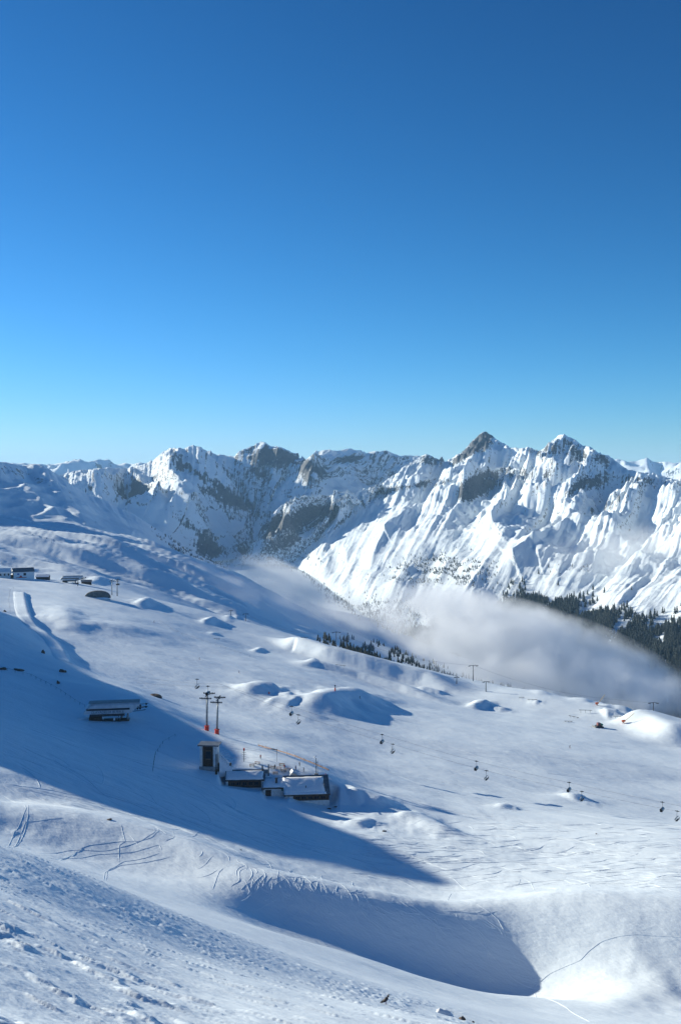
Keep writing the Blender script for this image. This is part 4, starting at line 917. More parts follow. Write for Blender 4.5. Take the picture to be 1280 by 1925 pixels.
# piste markers: red padded posts
for k, (px, py, h_) in enumerate(((506, 1304, 1.6), (630, 1299, 3.6))):
    p = hit(px, py, 300); e = empty('piste_marker', p, ['short red padded piste post at the edge of the left shade patch', 'tall red and black piste post at the top of the big shaded hollow'][k], 'post', 0)
    MB().tube([(0, 0, -.3), (0, 0, h_*.5)], .38, 8).build('padding', M['red'], e)
    MB().tube([(0, 0, h_*.5+.01), (0, 0, h_)], .2 if k else .1, 6).build('post', M['black'], e)
    if k: MB().box(-.35, .35, -.1, .1, h_*.75, h_*1.0).build('board', M['black'], e)
# black-and-red rope fence line down the piste: thin stakes with a cord
def stake_line(pts, n, label, h_=1.3, r0=300, cord=True):
    P3 = [hit(a, b, r0) for a, b in pts]; q = []
    L_ = [0]
    for a, b in zip(P3, P3[1:]): L_.append(L_[-1]+(b-a).length)
    for k in range(n):
        d = L_[-1]*k/(n-1); i = min(len(L_)-2, max(0, int(np.searchsorted(L_, d))-1)); t = (d-L_[i])/(L_[i+1]-L_[i]); v = P3[i].lerp(P3[i+1], t); v.z = height(v.x, v.y); q.append(v)
    e = empty('rope_fence', q[0], label, 'fence')
    for v in q: MB().tube([v-q[0]-Vector((0, 0, .3)), v-q[0]+Vector((0, 0, h_))], .05, 4).build('stake', M['darkmetal'], e)
    if cord: MB().tube([v-q[0]+Vector((0, 0, h_*.85)) for v in q], .035, 3, False).build('cord', M['darkmetal'], e)
stake_line([(300,1168),(330,1188),(400,1212),(470,1235)], 26, 'line of thin stakes and cord crossing the upper piste')
stake_line([(0,1256),(60,1272),(110,1298),(160,1330)], 16, 'cord fence on thin stakes in the blue shade at the far left', r0=250)
stake_line([(288,1450),(292,1420),(305,1400),(330,1385)], 12, 'short stake fence climbing the shaded slope left of the lift house', r0=250)
stake_line([(20,1150),(17,1130),(20,1112),(26,1108)], 9, 'row of stakes along the left edge of the groomed track', 2.2, r0=400)
# ------------------------------------------------------------------ buildings and lift things on the upper crest
def block(name, label, px, py, r, wpx, hpx, depth, wallm, roofm='snowpack', pitch=.35, rz=0., win=0, cat='building', over=.5):
    """a building standing on the snow: walls, pitched roof with an overhang, windows with frames"""
    p = stand(px, py, r); W_ = metres(wpx, p)/2; H = metres(hpx, p)
    e = empty(name, p, label, cat, facing(p)+rz)
    he = H*(1-pitch)
    w_ = MB().box(-W_, W_, 0, depth, -4, he).hull([(x, y, z) for x in (-W_, W_) for y, z in ((0, he), (depth, he), (depth*.5, H-.3))]).build('wall', M[wallm], e)
    rf = MB()
    rf.add([(-W_-over, -over, he-.2), (W_+over, -over, he-.2), (W_+over, depth*.5, H), (-W_-over, depth*.5, H), (-W_-over, -over, he+.15), (W_+over, -over, he+.15), (W_+over, depth*.5, H+.4), (-W_-over, depth*.5, H+.4)],
           [(0, 1, 2, 3), (7, 6, 5, 4), (0, 4, 5, 1), (1, 5, 6, 2), (3, 2, 6, 7), (0, 3, 7, 4)])
    rf.add([(-W_-over, depth*.5+.01, H), (W_+over, depth*.5+.01, H), (W_+over, depth+over, he-.2), (-W_-over, depth+over, he-.2), (-W_-over, depth*.5+.01, H+.4), (W_+over, depth*.5+.01, H+.4), (W_+over, depth+over, he+.15), (-W_-over, depth+over, he+.15)],
           [(0, 1, 2, 3), (7, 6, 5, 4), (0, 4, 5, 1), (1, 5, 6, 2), (3, 2, 6, 7), (0, 3, 7, 4)])
    rf.build('roof', M[roofm], e)
    for k in range(win):
        x = -W_+2*W_*(k+.5)/win
        q = MB().box(x-.7, x+.7, -.06, -.01, he*.35, he*.7).build('window', M['glass'], e)
        MB().box(x-.8, x+.8, -.12, -.062, he*.7, he*.7+.15).box(x-.8, x+.8, -.12, -.062, he*.35-.15, he*.35).box(x-.06, x+.06, -.12, -.062, he*.35, he*.7).build('frame', M['wood'], q)
    return e, W_, H, he
e, W_, H, he = block('restaurant', 'white mountain restaurant with red and black poster wall on the upper crest', 46, 1085, 1085, 36, 19, 14, 'white', 'roofmetal', .3, .15)
ps = MB().box(-W_*.82, W_*.28, -.12, -.02, he*.12, he*.92).build('poster', M['white'], e)
MB().box(-W_*.78, W_*.24, -.2, -.13, he*.2, he*.28).add([(-W_*.5, -.2, he*.28), (-W_*.3, -.2, he*.55), (-W_*.15, -.2, he*.28), (-W_*.5, -.13, he*.28), (-W_*.3, -.13, he*.55), (-W_*.15, -.13, he*.28)], [(0, 1, 2), (3, 5, 4), (0, 3, 4, 1), (1, 4, 5, 2)]).build('red_print', CL['red'], ps)
MB().box(-W_*.05, W_*.2, -.2, -.13, he*.5, he*.84).build('dark_print', M['black'], ps)
MB().box(-W_*.66, -W_*.46, -.2, -.13, he*.62, he*.8).build('blue_print', CL['blue'], ps)
MB().box(-W_-7, -W_-.02, 1, 10, -3, he*.55).build('side_wing', M['wood'], e)
MB().add([(-W_-7.5, .3, he*.45), (-W_-.03, .3, he*.95), (-W_-.03, 10.3, he*.95), (-W_-7.5, 10.3, he*.45), (-W_-7.5, .3, he*.55), (-W_-.03, .3, he*1.05), (-W_-.03, 10.3, he*1.05), (-W_-7.5, 10.3, he*.55)], [(3, 2, 1, 0), (4, 5, 6, 7), (0, 1, 5, 4), (2, 3, 7, 6), (0, 4, 7, 3), (1, 2, 6, 5)]).build('wing_roof', M['snowpack'], e)
block('lodge', 'low cream lodge with snowy roof cut by the left edge of the picture', 2, 1084, 1082, 34, 15, 12, 'plaster', 'snowpack', .4, 0., 5)
block('lodge', 'small dark timber lodge between the restaurant and the upper station', 80, 1083, 1095, 22, 8, 9, 'wood_dark', 'snowpack', .4, -.2, 3)
block('kiosk', 'tiny dark kiosk with flat snowy top above the timber lodge', 84, 1077, 1120, 9, 7, 5, 'wood_dark', 'roofmetal', .2)
block('engine_shed', 'dark engine shed right of the upper lift station', 163, 1080, 1100, 18, 7, 8, 'wood_dark', 'roofmetal', .3)
station(136, 1083, 1080, 40, 'smaller distant chairlift station on the upper crest, beside the restaurant')
# arched tarpaulin shelter
p = stand(184, 1109, 960); e = empty('arched_shelter', p, 'low arched grey shelter half buried in snow below the upper pylons', 'shelter', facing(p)); w_ = metres(23, p)
v = []; n = 11
for y in (0, 9): v += [(w_*math.cos(math.pi*k/(n-1)), y, metres(13, p)*math.sin(math.pi*k/(n-1))**.8-.3) for k in range(n)]
MB().add(v, [(k, k+1, n+k+1, n+k) for k in range(n-1)]+[tuple(range(n)), tuple(range(n, 2*n))[::-1]]).build('cover', M['tarp'], e)
MB().tube([(v[k][0]*1.02, -.1, v[k][2]+.2) for k in range(n)], .25, 5).build('rib', M['darkmetal'], e)
snow_slab('snow_bank', -w_*1.2, w_*1.0, -4, -.3, lambda x, y: -1., 1.8, e, 14, 6, 4)
for px, pyb, pyt, lab in ((211, 1101, 1074, 'left one of the two dark pylons on the upper crest beside the arched shelter'), (221, 1105, 1075, 'right one of the two dark pylons on the upper crest, chair at its foot')):
    p = stand(px, pyb, 1010); pylon(p, metres(pyb-pyt, p), facing(p)+math.radians(-10), lab, .0, False, False)
o = copy_tree(first); o.location = P(222, 1092, 1008); o['label'] = 'chair hanging low beside the right pylon of the upper crest'; o.rotation_euler = (0, 0, 1.2)
def tbar(px, pyb, pyt, r, label, wide=1.3):
    p = stand(px, pyb, r); H = metres(pyb-pyt, p)
    e = empty('tow_pylon', p, label, 'lift pylon', facing(p)+.3)
    MB().tube([(0, 0, -1), (0, 0, H)], [.38, .24], 8).build('mast', M['darkmetal'], e)
    MB().tube([(-H*.2*wide, 0, H*.97), (0, 0, H), (H*.2*wide, 0, H*.97)], .2, 5).build('crossarm', M['darkmetal'], e)
    for sx in (-1, 1):
        s_ = MB().box(sx*H*.2*wide-.8, sx*H*.2*wide+.8, -.12, .12, H*.97-.5, H*.97-.1).build('sheave_beam', M['darkmetal'], e)
        for k in (-1, 1): MB().disc((sx*H*.2*wide+k*.6, 0, H*.97-.2), (0, 1, 0), .28, .15, 8).build('sheave', M['black'], s_)
    return e, p, H
TB = [(462,1172,1155,1075,'small tow pylon on the far crest left of the misty slope'),(434,1166,1155,1090,'tiniest tow pylon on the far crest, at the left end of the misty slope'),(632,1218,1190,945,'tall tow pylon standing dark against the mist in the middle of the picture'),
      (651,1223,1207,935,'short tow pylon just right of the tall middle one'),(889,1276,1246,838,'tall tow pylon on the crest below the cloud bank'),(858,1288,1275,800,'short thin tow pylon left of the one under the cloud bank'),
      (913,1300,1281,790,'thin tow pylon right of the one under the cloud bank'),(1227,1356,1327,750,'tow pylon on the right crest beside the sunlit snow heaps'),(147,1097,1084,1050,'thin tow pylon in front of the upper lift station')]
tp = [tbar(*a) for a in TB]
def rope(a, b, label, sag=3.):
    pts = [a.lerp(b, t/10)-Vector((0, 0, sag*math.sin(math.pi*t/10))) for t in range(11)]
    tag(MB().tube(pts, .05, 4).build('tow_rope', M['darkmetal']), label, 'rope')
def top(k): return Vector(tp[k][1])+Vector((0, 0, tp[k][2]*.97))
rope(top(0), top(2), 'tow rope between the far crest pylon and the tall middle one', 8); rope(top(2), top(4), 'tow rope between the tall middle pylon and the one under the cloud', 6); rope(top(4), top(7), 'tow rope running from the cloud bank pylon to the right crest pylon', 6)
# snow groomer, snow guns, park features
p = stand(1125, 1340, 690); e = empty('snow_groomer', p, 'snow groomer with dark cab and green side working at the right of the piste', 'snow groomer', facing(p)+.5)
MB().box(-2.0, 2.0, -1.3, 1.3, .7, 1.5).build('chassis', M['darkmetal'], e)
cb = MB().hull([(x, y, z) for x, y, z in [(-1.2, -1.1, 1.5), (-1.2, 1.1, 1.5), (1.3, -1.1, 1.5), (1.3, 1.1, 1.5), (-1.0, -1., 3.1), (-1.0, 1., 3.1), (.8, -1., 3.1), (.8, 1., 3.1)]]).build('cab', nmat('dark_red_paint', (.12, .02, .02), (.2, .03, .03), 2, .4), e)
MB().box(-.9, .7, -1.16, -1.10, 1.9, 2.8).build('window', M['glass'], cb)
MB().box(1.35, 2.5, -1.2, 1.2, 1.55, 2.3).build('engine_cover', nmat('green_paint', (.02, .25, .12), (.03, .33, .16), 2, .4), e)
for y in (-1.9, 1.32):
    MB().hull([(x, yy, z) for yy in (y, y+.58) for x, z in ((-2.3, .5), (-2.6, .1), (-2.2, -.3), (2.2, -.3), (2.7, .2), (2.3, .9), (-1.9, .9))]).build('track', M['black'], e)
MB().add([(-3.9, -2.2, -.2), (-3.9, 2.2, -.2), (-3.5, 2.4, 1.2), (-3.5, -2.4, 1.2), (-3.8, -2.2, -.2), (-3.8, 2.2, -.2), (-3.4, 2.4, 1.2), (-3.4, -2.4, 1.2)], [(0, 1, 2, 3), (7, 6, 5, 4), (0, 4, 5, 1), (2, 6, 7, 3), (0, 3, 7, 4), (1, 5, 6, 2)]).build('blade', M['darkmetal'], e)
def gun(px, py, r, label, ang, L=7.5):
    p = stand(px, py, r); e = empty('snow_gun', p, label, 'snow gun', facing(p))
    MB().tube([(0, 0, -.5), (0, 0, 1.4)], .22, 6).tube([(-1, -.6, 0), (0, 0, .8), (1, -.6, 0)], .1, 5).build('stand', M['darkmetal'], e)
    MB().tube([(-1.2, 0, 1.2), (-.6, 0, 1.5), (.9, 0, 1.9)], [.75, .85, .6], 12).build('barrel', M['orange'], e)
    MB().tube([(.6, 0, 1.6), (.6+L*math.cos(ang), 0, 1.6+L*math.sin(ang))], .17, 6).build('lance', nmat('yellow_lance', (.5, .3, .08), (.6, .38, .1), 2, .6) if 'yellow_lance' not in bpy.data.materials else bpy.data.materials['yellow_lance'], e)
gun(1172, 1337, 705, 'orange snow gun with raised yellow lance right of the groomer', .75, 8)
gun(1122, 1311, 760, 'red orange snow gun with raised lance in front of the bright snow heaps', .95, 8)
M['rail'] = M['darkmetal']
def jib(px, py, r, L, h, label, tilt=.1, rz=0.):
    p = stand(px, py, r); e = empty('jib_rail', p, label, 'rail', facing(p)+rz)
    MB().tube([(-L/2, 0, h-L*tilt/2), (L/2, 0, h+L*tilt/2)], .16, 6).build('bar', M['rail'], e)
    for x in (-L*.35, 0, L*.35): MB().tube([(x, 0, -.6), (x, 0, h+x*tilt)], .1, 5).build('leg', M['rail'], e)
for a in [(1100,1322,735,9,2.0,'raised park rail above the snow groomer',0,.1),(1078,1330,720,7,.9,'low park rail left of the snow groomer',-.12,-.2),(1165,1330,720,9,.8,'low park rail between groomer and orange snow gun',0,.2),(1000,1322,760,7,.7,'low dark park box on the middle right of the snow park',0,0),
          (572,1225,880,6,.7,'small dark park box under the tall middle pylon',-.05,.1),(408,1193,840,5,.6,'dark park box among the left drifts',-.1,.2),(980,1318,770,4,.6,'short park rail left of the dark park box',0,.3),(640,1270,780,8,.8,'dark rail at the foot of the long shaded bank',-.15,.1),(1068,1340,700,6,.6,'park rail in the groomed lane at the right',-.1,.5)]: jib(*a)
# ------------------------------------------------------------------ groomed track on the left
def ribbon(pts, wl, wr, hl, hr, name, kind='structure', step=3., lift=.12, r0=3., mat_='snow', smooth=True):
    P3 = [hit(a, b, r0) for a, b in pts]; L_ = [0]
    for a, b in zip(P3, P3[1:]): L_.append(L_[-1]+(b-a).length)
    n = max(4, int(L_[-1]/step)); C_ = []
    xs = np.interp(np.linspace(0, L_[-1], n), L_, [p.x for p in P3]); ys = np.interp(np.linspace(0, L_[-1], n), L_, [p.y for p in P3])
    if smooth:
        for _ in range(3): xs[1:-1] = (xs[:-2]+2*xs[1:-1]+xs[2:])/4; ys[1:-1] = (ys[:-2]+2*ys[1:-1]+ys[2:])/4
    dx, dy = np.gradient(xs), np.gradient(ys); l_ = np.hypot(dx, dy)+1e-9; nx, ny = dy/l_, -dx/l_
    prof = [(-wl*1.25, -.5), (-wl, hl), (-wl*.5, hl*.75+hr*.25), (0, (hl+hr)/2), (wr*.5, hl*.25+hr*.75), (wr, hr), (wr*1.35, -.5)]
    co = []; 
    for i in range(n):
        e_ = min(1, i/3, (n-1-i)/3)
        for o_, h_ in prof:
            x, y = xs[i]+nx[i]*o_, ys[i]+ny[i]*o_; co.append((x, y, height(x, y)+lift+(h_*e_ if h_ > 0 else h_)))
    m_ = len(prof); f = [(i*m_+j, i*m_+j+1, (i+1)*m_+j+1, (i+1)*m_+j) for i in range(n-1) for j in range(m_-1)]
    me = bpy.data.meshes.new(name); me.from_pydata(co, [], f); me.polygons.foreach_set('use_smooth', np.ones(len(f), bool)); me.materials.append(M[mat_])
    o = link(bpy.data.objects.new(name, me)); o['kind'] = kind; return o
ribbon([(122,1243),(112,1228),(100,1208),(82,1194),(62,1180),(48,1163),(41,1145),(38,1128),(37,1113)], 4.4, 4.4, .2, 1.5, 'groomed_track', r0=400, step=4)
# ------------------------------------------------------------------ ski tracks: low berms pushed up by skis and boards
tv, tf = [], []
def berm(path, w_, h_):
    """path: world x, y samples; a low asymmetric berm laid on the snow"""
    xs, ys = path; n = len(xs); dx, dy = np.gradient(xs), np.gradient(ys); l_ = np.hypot(dx, dy)+1e-9; nx, ny = dy/l_, -dx/l_
    b = len(tv)
    for i in range(n):
        e_ = min(1, i/3, (n-1-i)/3)
        for o_, k_ in ((-w_, -.25), (-w_*.15, 1), (w_*.35, .25), (w_, -.25)):
            x, y = xs[i]+nx[i]*o_, ys[i]+ny[i]*o_; tv.append((x, y, height(x, y)+.02+(h_*k_*e_ if k_ > 0 else h_*k_-.02)))
    for i in range(n-1):
        for j in range(3): tf.append((b+i*4+j, b+i*4+j+1, b+(i+1)*4+j+1, b+(i+1)*4+j))
def pixpath(pts, n, r0=3.):
    q = [hit(a, b, r0) for a, b in pts]; t = np.linspace(0, len(q)-1, n); k = np.arange(len(q))
    xs = np.interp(t, k, [p.x for p in q]); ys = np.interp(t, k, [p.y for p in q])
    for _ in range(2): xs[1:-1] = (xs[:-2]+2*xs[1:-1]+xs[2:])/4; ys[1:-1] = (ys[:-2]+2*ys[1:-1]+ys[2:])/4
    return xs, ys
def swing(px, py, L_, ang, amp, wl, n=34, r0=150, curve=0.):
    """a run of linked turns starting under a photo point, heading ang (world), wave amplitude and length in metres"""
    p = hit(px, py, r0); t = np.linspace(0, L_, n); ph = rnd.uniform(0, 6.28); a = ang+curve*t/L_
    lat = amp*np.sin(2*math.pi*t/wl+ph); xs = p.x+np.cumsum(np.cos(a))*(L_/n)-np.sin(a)*lat; ys = p.y+np.cumsum(np.sin(a))*(L_/n)+np.cos(a)*lat
    return xs, ys
for k in range(430):      # the tracked field behind the long ridge
    px, py = rnd.uniform(640, 1290), rnd.uniform(1545, 1672)
    if px < 800 and py > 1590+(px-640)*.35: py -= 30
    berm(swing(px, py, rnd.uniform(5, 22), rnd.uniform(-.75, .25), rnd.uniform(.2, 1.4), rnd.uniform(9, 22), 20, 255, rnd.uniform(-.7, .9)), rnd.uniform(.14, .26), rnd.uniform(.04, .10))
for k in range(130):       # left-hand bench between shade and crest
    px = rnd.uniform(-10, 520); py = 1462+px*.20+rnd.uniform(-6, 40)
    berm(swing(px, py, rnd.uniform(8, 30), rnd.uniform(-.85, -.2), rnd.uniform(.1, .8), rnd.uniform(14, 30), 22, 262, rnd.uniform(-.4, .4)), rnd.uniform(.10, .17), rnd.uniform(.03, .055))
for k in range(110):       # scarred bump above the shaded face
    px = rnd.gauss(545, 55); py = 1625+(px-500)*.24+rnd.uniform(-8, 42)
    berm(swing(px, py, rnd.uniform(3, 11), rnd.uniform(-2.2, -.4), rnd.uniform(.1, .6), rnd.uniform(6, 12), 14, 200, rnd.uniform(-1., 1.)), rnd.uniform(.09, .17), rnd.uniform(.03, .06))
for k in range(26):       # edge of the shaded face further right
    px = rnd.uniform(640, 950); py = 1672+(px-640)*.17+rnd.uniform(-4, 26)
    berm(swing(px, py, rnd.uniform(3, 10), rnd.uniform(-1.4, -.1), .3, 8, 12, 200, rnd.uniform(-.6, .6)), .2, .08)
for k in range(60):       # shaded slope left of the hut
    px = rnd.uniform(0, 420); py = rnd.uniform(1330, 1470)+px*.12
    berm(swing(px, py, rnd.uniform(14, 50), rnd.uniform(-.9, .1), rnd.uniform(.2, 1.6), rnd.uniform(16, 40), 26, 250, rnd.uniform(-.9, .6)), rnd.uniform(.15, .3), rnd.uniform(.04, .09))
for k in range(220):      # piste
    px = rnd.uniform(200, 1280); py = rnd.uniform(1150, 1500)+(px-640)*.16
    if 380 < px < 660 and 1380 < py < 1530: continue
    berm(swing(px, py, rnd.uniform(20, 90), rnd.uniform(-.75, -.25), rnd.uniform(.1, 2.), rnd.uniform(30, 60), 24, 330, rnd.uniform(-.3, .3)), rnd.uniform(.16, .3), rnd.uniform(.03, .07))
for pts in [[(0,1588),(25,1568),(40,1545),(50,1520),(46,1512)], [(8,1590),(38,1570),(48,1545),(60,1545),(95,1540),(120,1538)], [(30,1592),(48,1560),(54,1530),(54,1513)],
            [(75,1604),(130,1597),(200,1600),(240,1590),(268,1580),(292,1565),(290,1556)], [(60,1606),(150,1590),(220,1582),(262,1582),(286,1575),(300,1562),(294,1554)], [(110,1613),(180,1606),(260,1600),(300,1588),(304,1598)],
            [(200,1655),(202,1636),(230,1620),(270,1614),(300,1604)], [(195,1655),(198,1638),(226,1626),(290,1618),(320,1611)], [(224,1620),(224,1590),(236,1582),(230,1560),(228,1550)], [(310,1582),(328,1575),(322,1560),(342,1556)], [(350,1572),(372,1564),(430,1572)],
            [(400,1672),(408,1650),(412,1640),(420,1632)], [(420,1702),(478,1712),(498,1702),(520,1690),(528,1675)], [(478,1700),(495,1680),(500,1660),(512,1648)], [(520,1660),(524,1640),(508,1625),(500,1618)],
            [(985,1652),(998,1660),(1004,1674)], [(948,1668),(975,1662),(978,1652)], [(836,1702),(842,1690),(848,1680)]]:
    x_, y_ = pixpath(pts, 40, 150); berm((x_, y_), .10, .045)
me = bpy.data.meshes.new('ski_tracks'); me.from_pydata(tv, [], tf); me.polygons.foreach_set('use_smooth', np.ones(len(tf), bool)); me.materials.append(M['snow'])
o = link(bpy.data.objects.new('ski_tracks', me)); o['kind'] = 'stuff'; tag(o, 'curved ski and snowboard tracks scattered over the lit slopes', 'tracks')
def trail(name, label, pts, w_, h_, n=70):
    global tv, tf
    tv, tf = [], []; x_, y_ = pixpath(pts, n, 150)
    berm((x_, y_), w_, h_)
    me = bpy.data.meshes.new(name); me.from_pydata(tv, [], tf); me.polygons.foreach_set('use_smooth', np.ones(len(tf), bool)); me.materials.append(M['snow'])
    o = link(bpy.data.objects.new(name, me)); o['kind'] = 'stuff'; tag(o, label, 'trail')
trail('snow_trail', 'narrow trail curving up right from the tip of the bowl shadow', [(1003,1858),(1012,1848),(1030,1832),(1060,1818),(1090,1806),(1106,1788),(1130,1770),(1160,1761),(1200,1757),(1240,1760),(1285,1763)], .12, .07)
trail('snow_trail', 'thin trail crossing the shaded bowl from upper left to the shadow tip', [(895,1762),(915,1785),(935,1808),(955,1832),(980,1850),(1000,1858)], .10, .07)
trail('snow_trail', 'pale track running down right from the shadow tip to the bottom edge', [(1003,1862),(1030,1878),(1065,1895),(1110,1922)], .12, .06)
trail('snow_trail', 'pair of ski lines dropping over the crest into the bowl', [(895,1700),(915,1712),(935,1728),(946,1748),(950,1762)], .10, .07)

# ------------------------------------------------------------------ rocks, bird and grass in the snow
def rock_mesh(sx, sy, sz, seed):
    b = bmesh.new(); bmesh.ops.create_icosphere(b, subdivisions=2, radius=1.0); q = random.Random(seed)
    for v in b.verts:
        n = float(perlin(np.array(v.co.x*1.3+seed), np.array(v.co.y*1.3+v.co.z*1.7), seed)); v.co *= 1+.45*n
        v.co = Vector((round(v.co.x*3.2)/3.2*.5+v.co.x*.5, v.co.y, v.co.z)); v.co.x *= sx; v.co.y *= sy; v.co.z *= sz
    me = bpy.data.meshes.new('rock'); b.to_mesh(me); b.free(); me.materials.append(M['rock']); return me
ROCKS = [(868,1917,30,11,9,'biggest near rock, dark and angular, poking out of the snow at the bottom edge',.1), (889,1922,30,4.5,3.5,'small dark rock just right of the biggest near rock',0), (206,1541,200,9,3,'flat dark rock outcrop on the lit knoll at the left',0), (453,1598,200,4,2.,'tiny dark rock in the bright snow above the scarred bump',0),
         (82,1228,350,6,9,'upright dark rock at the foot of the groomed track',0), (118,1263,350,12,7,'dark boulder in the shade below the groomed track end',0), (6,1258,350,14,4,'flat dark outcrop at the left edge in the shade',0), (38,1260,350,20,3,'long thin dark outcrop in the shade near the left edge',.3), (10,1150,400,5,4,'small rock beside the stakes left of the groomed track',0),
         (295,1310,350,20,8,'dark rock ledge at the crest right of the top station',.3), (110,1285,350,5,8,'narrow dark rock between the boulder and the top station',0), (722,1563,250,8,3,'pale brown patch of rock on the lit bump right of the hut',0), (1120,1568,300,3,2,'tiny rock on the lower right piste',0)]
for k, (px, py, r0, w_, h_, lab, rz) in enumerate(ROCKS):
    p = hit(px, py, r0); s_ = metres(1, p); o = link(bpy.data.objects.new('rock', rock_mesh(w_*s_*.55, w_*s_*.45, h_*s_*.75, 40+k))); o.location = p; o.rotation_euler = (0, rz, facing(p)); tag(o, lab, 'rock')
p = hit(838, 1907, 25); s_ = metres(1, p)
o = snow_slab('snow_drift', -18*s_, 14*s_, -6*s_, 8*s_, lambda x, y: -.02-x*.28, 7*s_, None, 14, 8, 9); o.location = p; o.rotation_euler = (0, 0, facing(p)); o['kind'] = 'structure'
# dry grass stalks round the rock
gr = MB()
for k in range(260):
    t = rnd.random(); px = 838+t*58+rnd.gauss(0, 3); py = 1899+t*26+rnd.gauss(0, 2); q = hit(px, py, 22); a = rnd.uniform(-.6, .2); L_ = rnd.uniform(.05, .28)
    d = Vector((math.cos(a)*L_, rnd.uniform(-.3, .3)*L_, L_*rnd.uniform(-.15, .5))); gr.add([q-Vector((0, 0, .02)), q+Vector((.012, .004, -.02)), q+d], [(0, 1, 2)])
o = gr.build('dry_grass', nmat('dry_grass', (.20, .11, .05), (.38, .24, .12), 8, .9)); o['kind'] = 'stuff'; tag(o, 'bent dry grass stalks around the rock at the bottom edge', 'grass')
# alpine chough on the near slope
p = hit(725, 1888, 25); S_ = metres(21, p)/.40
e = empty('bird', p, 'black alpine bird standing upright on the near snow slope', 'bird', facing(p)); e.scale = (S_, S_, S_); CB = nmat('black_feathers', (.012, .01, .012), (.04, .025, .03), 30, .6)
MB().tube([(-.17, 0, .055), (-.11, 0, .085), (-.05, 0, .13), (.0, 0, .18), (.05, 0, .24), (.075, 0, .29), (.088, 0, .325), (.10, 0, .35), (.115, 0, .362)], [.012, .028, .055, .068, .058, .042, .034, .032, .012], 10).build('body', CB, e, True)
MB().hull([(-.17, -.02, .052), (-.17, .02, .052), (-.29, -.035, .0), (-.29, .035, .0), (-.28, 0, .012), (-.14, 0, .08)]).build('tail', CB, e)
MB().tube([(.12, 0, .358), (.145, 0, .352), (.168, 0, .335)], [.011, .008, .002], 6).build('beak', mat('yellow_beak', (.55, .36, .05), .5), e)
for sy in (-1, 1):
    MB().hull([(.05, sy*.05, .25), (-.02, sy*.066, .21), (-.12, sy*.045, .10), (-.24, sy*.02, .045), (-.06, sy*.06, .11), (.03, sy*.04, .16)]).build('wing', CB, e)
    MB().tube([(-.01, sy*.02, .13), (.005, sy*.022, .06), (.0, sy*.025, .0)], .008, 5).tube([(.0, sy*.025, .003), (.035, sy*.03, .0)], .006, 4).build('leg', mat('red_leg', (.35, .08, .04), .6), e)

# ------------------------------------------------------------------ forest
M['needles'] = nmat('spruce_needles', (.006, .011, .010), (.022, .032, .024), .15, .9)
M['bark'] = nmat('bark', (.06, .04, .03), (.10, .07, .05), 1., .9)
def crown(seed, tiers=6, seg=7):
    """tiers of drooping boughs with ragged, unequal tips"""
    q = random.Random(seed); v, f = [], []
    for t in range(tiers):
        z0 = .12+.80*t/tiers; z1 = min(1.0, z0+.30); r = .22*(1-t/tiers)**.85+.02; b = len(v)
        ox, oy = q.uniform(-.01, .01), q.uniform(-.01, .01); v.append((ox, oy, z1))
        for k in range(seg*2):
            a = math.pi*k/seg+t*.5; rr = r*(q.uniform(.8, 1.2) if k % 2 == 0 else q.uniform(.35, .6)); v.append((rr*math.cos(a), rr*math.sin(a), z0+(q.uniform(-.05, .01) if k % 2 == 0 else .03)))
        for k in range(seg*2): f.append((b, b+1+k, b+1+(k+1) % (seg*2)))
    return v, f
VAR = [crown(s, 6 if s < 3 else 5, 6) for s in range(5)]
cm = []
for v, f in VAR:
    me = bpy.data.meshes.new('crown'); me.from_pydata(v, [], f); me.materials.append(M['needles']); cm.append(me)
tmb = MB().tube([(0, 0, -.1), (0, 0, .4), (0, 0, .9)], [.022, .016, .004], 6); me = bpy.data.meshes.new('trunk'); tmb.b.to_mesh(me); tmb.b.free(); me.materials.append(M['bark']); trunk_me = me
TREES = []          # x, y, z, height
nr = np.random.RandomState(5)
def scatter_sheet(X_, Y_, Z_, PX_, PY_, n, dens, hmin, hmax, tries=1500000, maxz=None):
    n0, m0 = X_.shape; i = nr.randint(0, n0-1, tries); j = nr.randint(0, m0-1, tries); a = nr.rand(tries); b = nr.rand(tries)
    def g(A_): return (A_[i, j]*(1-a)+A_[i+1, j]*a)*(1-b)+(A_[i, j+1]*(1-a)+A_[i+1, j+1]*a)*b
    x, y, z = g(X_), g(Y_), g(Z_); px, py = proj(x, y, z)
    area = np.hypot(X_[i+1, j]-X_[i, j], Y_[i+1, j]-Y_[i, j])*np.hypot(X_[i, j+1]-X_[i, j], Y_[i, j+1]-Y_[i, j]); area = area/area.max()
    dd_ = dens(px, py, x, y); pr = dd_*area; q_ = np.percentile(pr[dd_ > .02], 97) if (dd_ > .02).any() else 1; keep = nr.rand(tries) < pr/q_
    k = np.nonzero(keep)[0][:n]
    for q in k: TREES.append((x[q], y[q], z[q], nr.uniform(hmin, hmax)))
    return len(k)
def dens_right(px, py, x, y):
    line = np.interp(px, [740, 820, 900, 960, 1000, 1060, 1120, 1200, 1300], [1190, 1165, 1150, 1125, 1112, 1122, 1140, 1158, 1168])
    d = sst(-14, 34, py-line); gap = fbm(px*.018+py*.03, py*.02-px*.006, 3, 301)
    stripe = 1-.92*np.exp(-((px-1163+ (py-1170)*.45)/9)**2)
    d = d*sst(-.3, .0, gap+sst(0, 70, py-line)*.6)*stripe
    d = d+.05*sst(-60, -5, py-line)*sst(-.0, .5, gap)*(px > 600)
    return np.clip(d, 0, 1)*(py < 1420)
print('TREES right', scatter_sheet(DX, DY, DZ, DPX, DPY, 18000, dens_right, 15, 27))
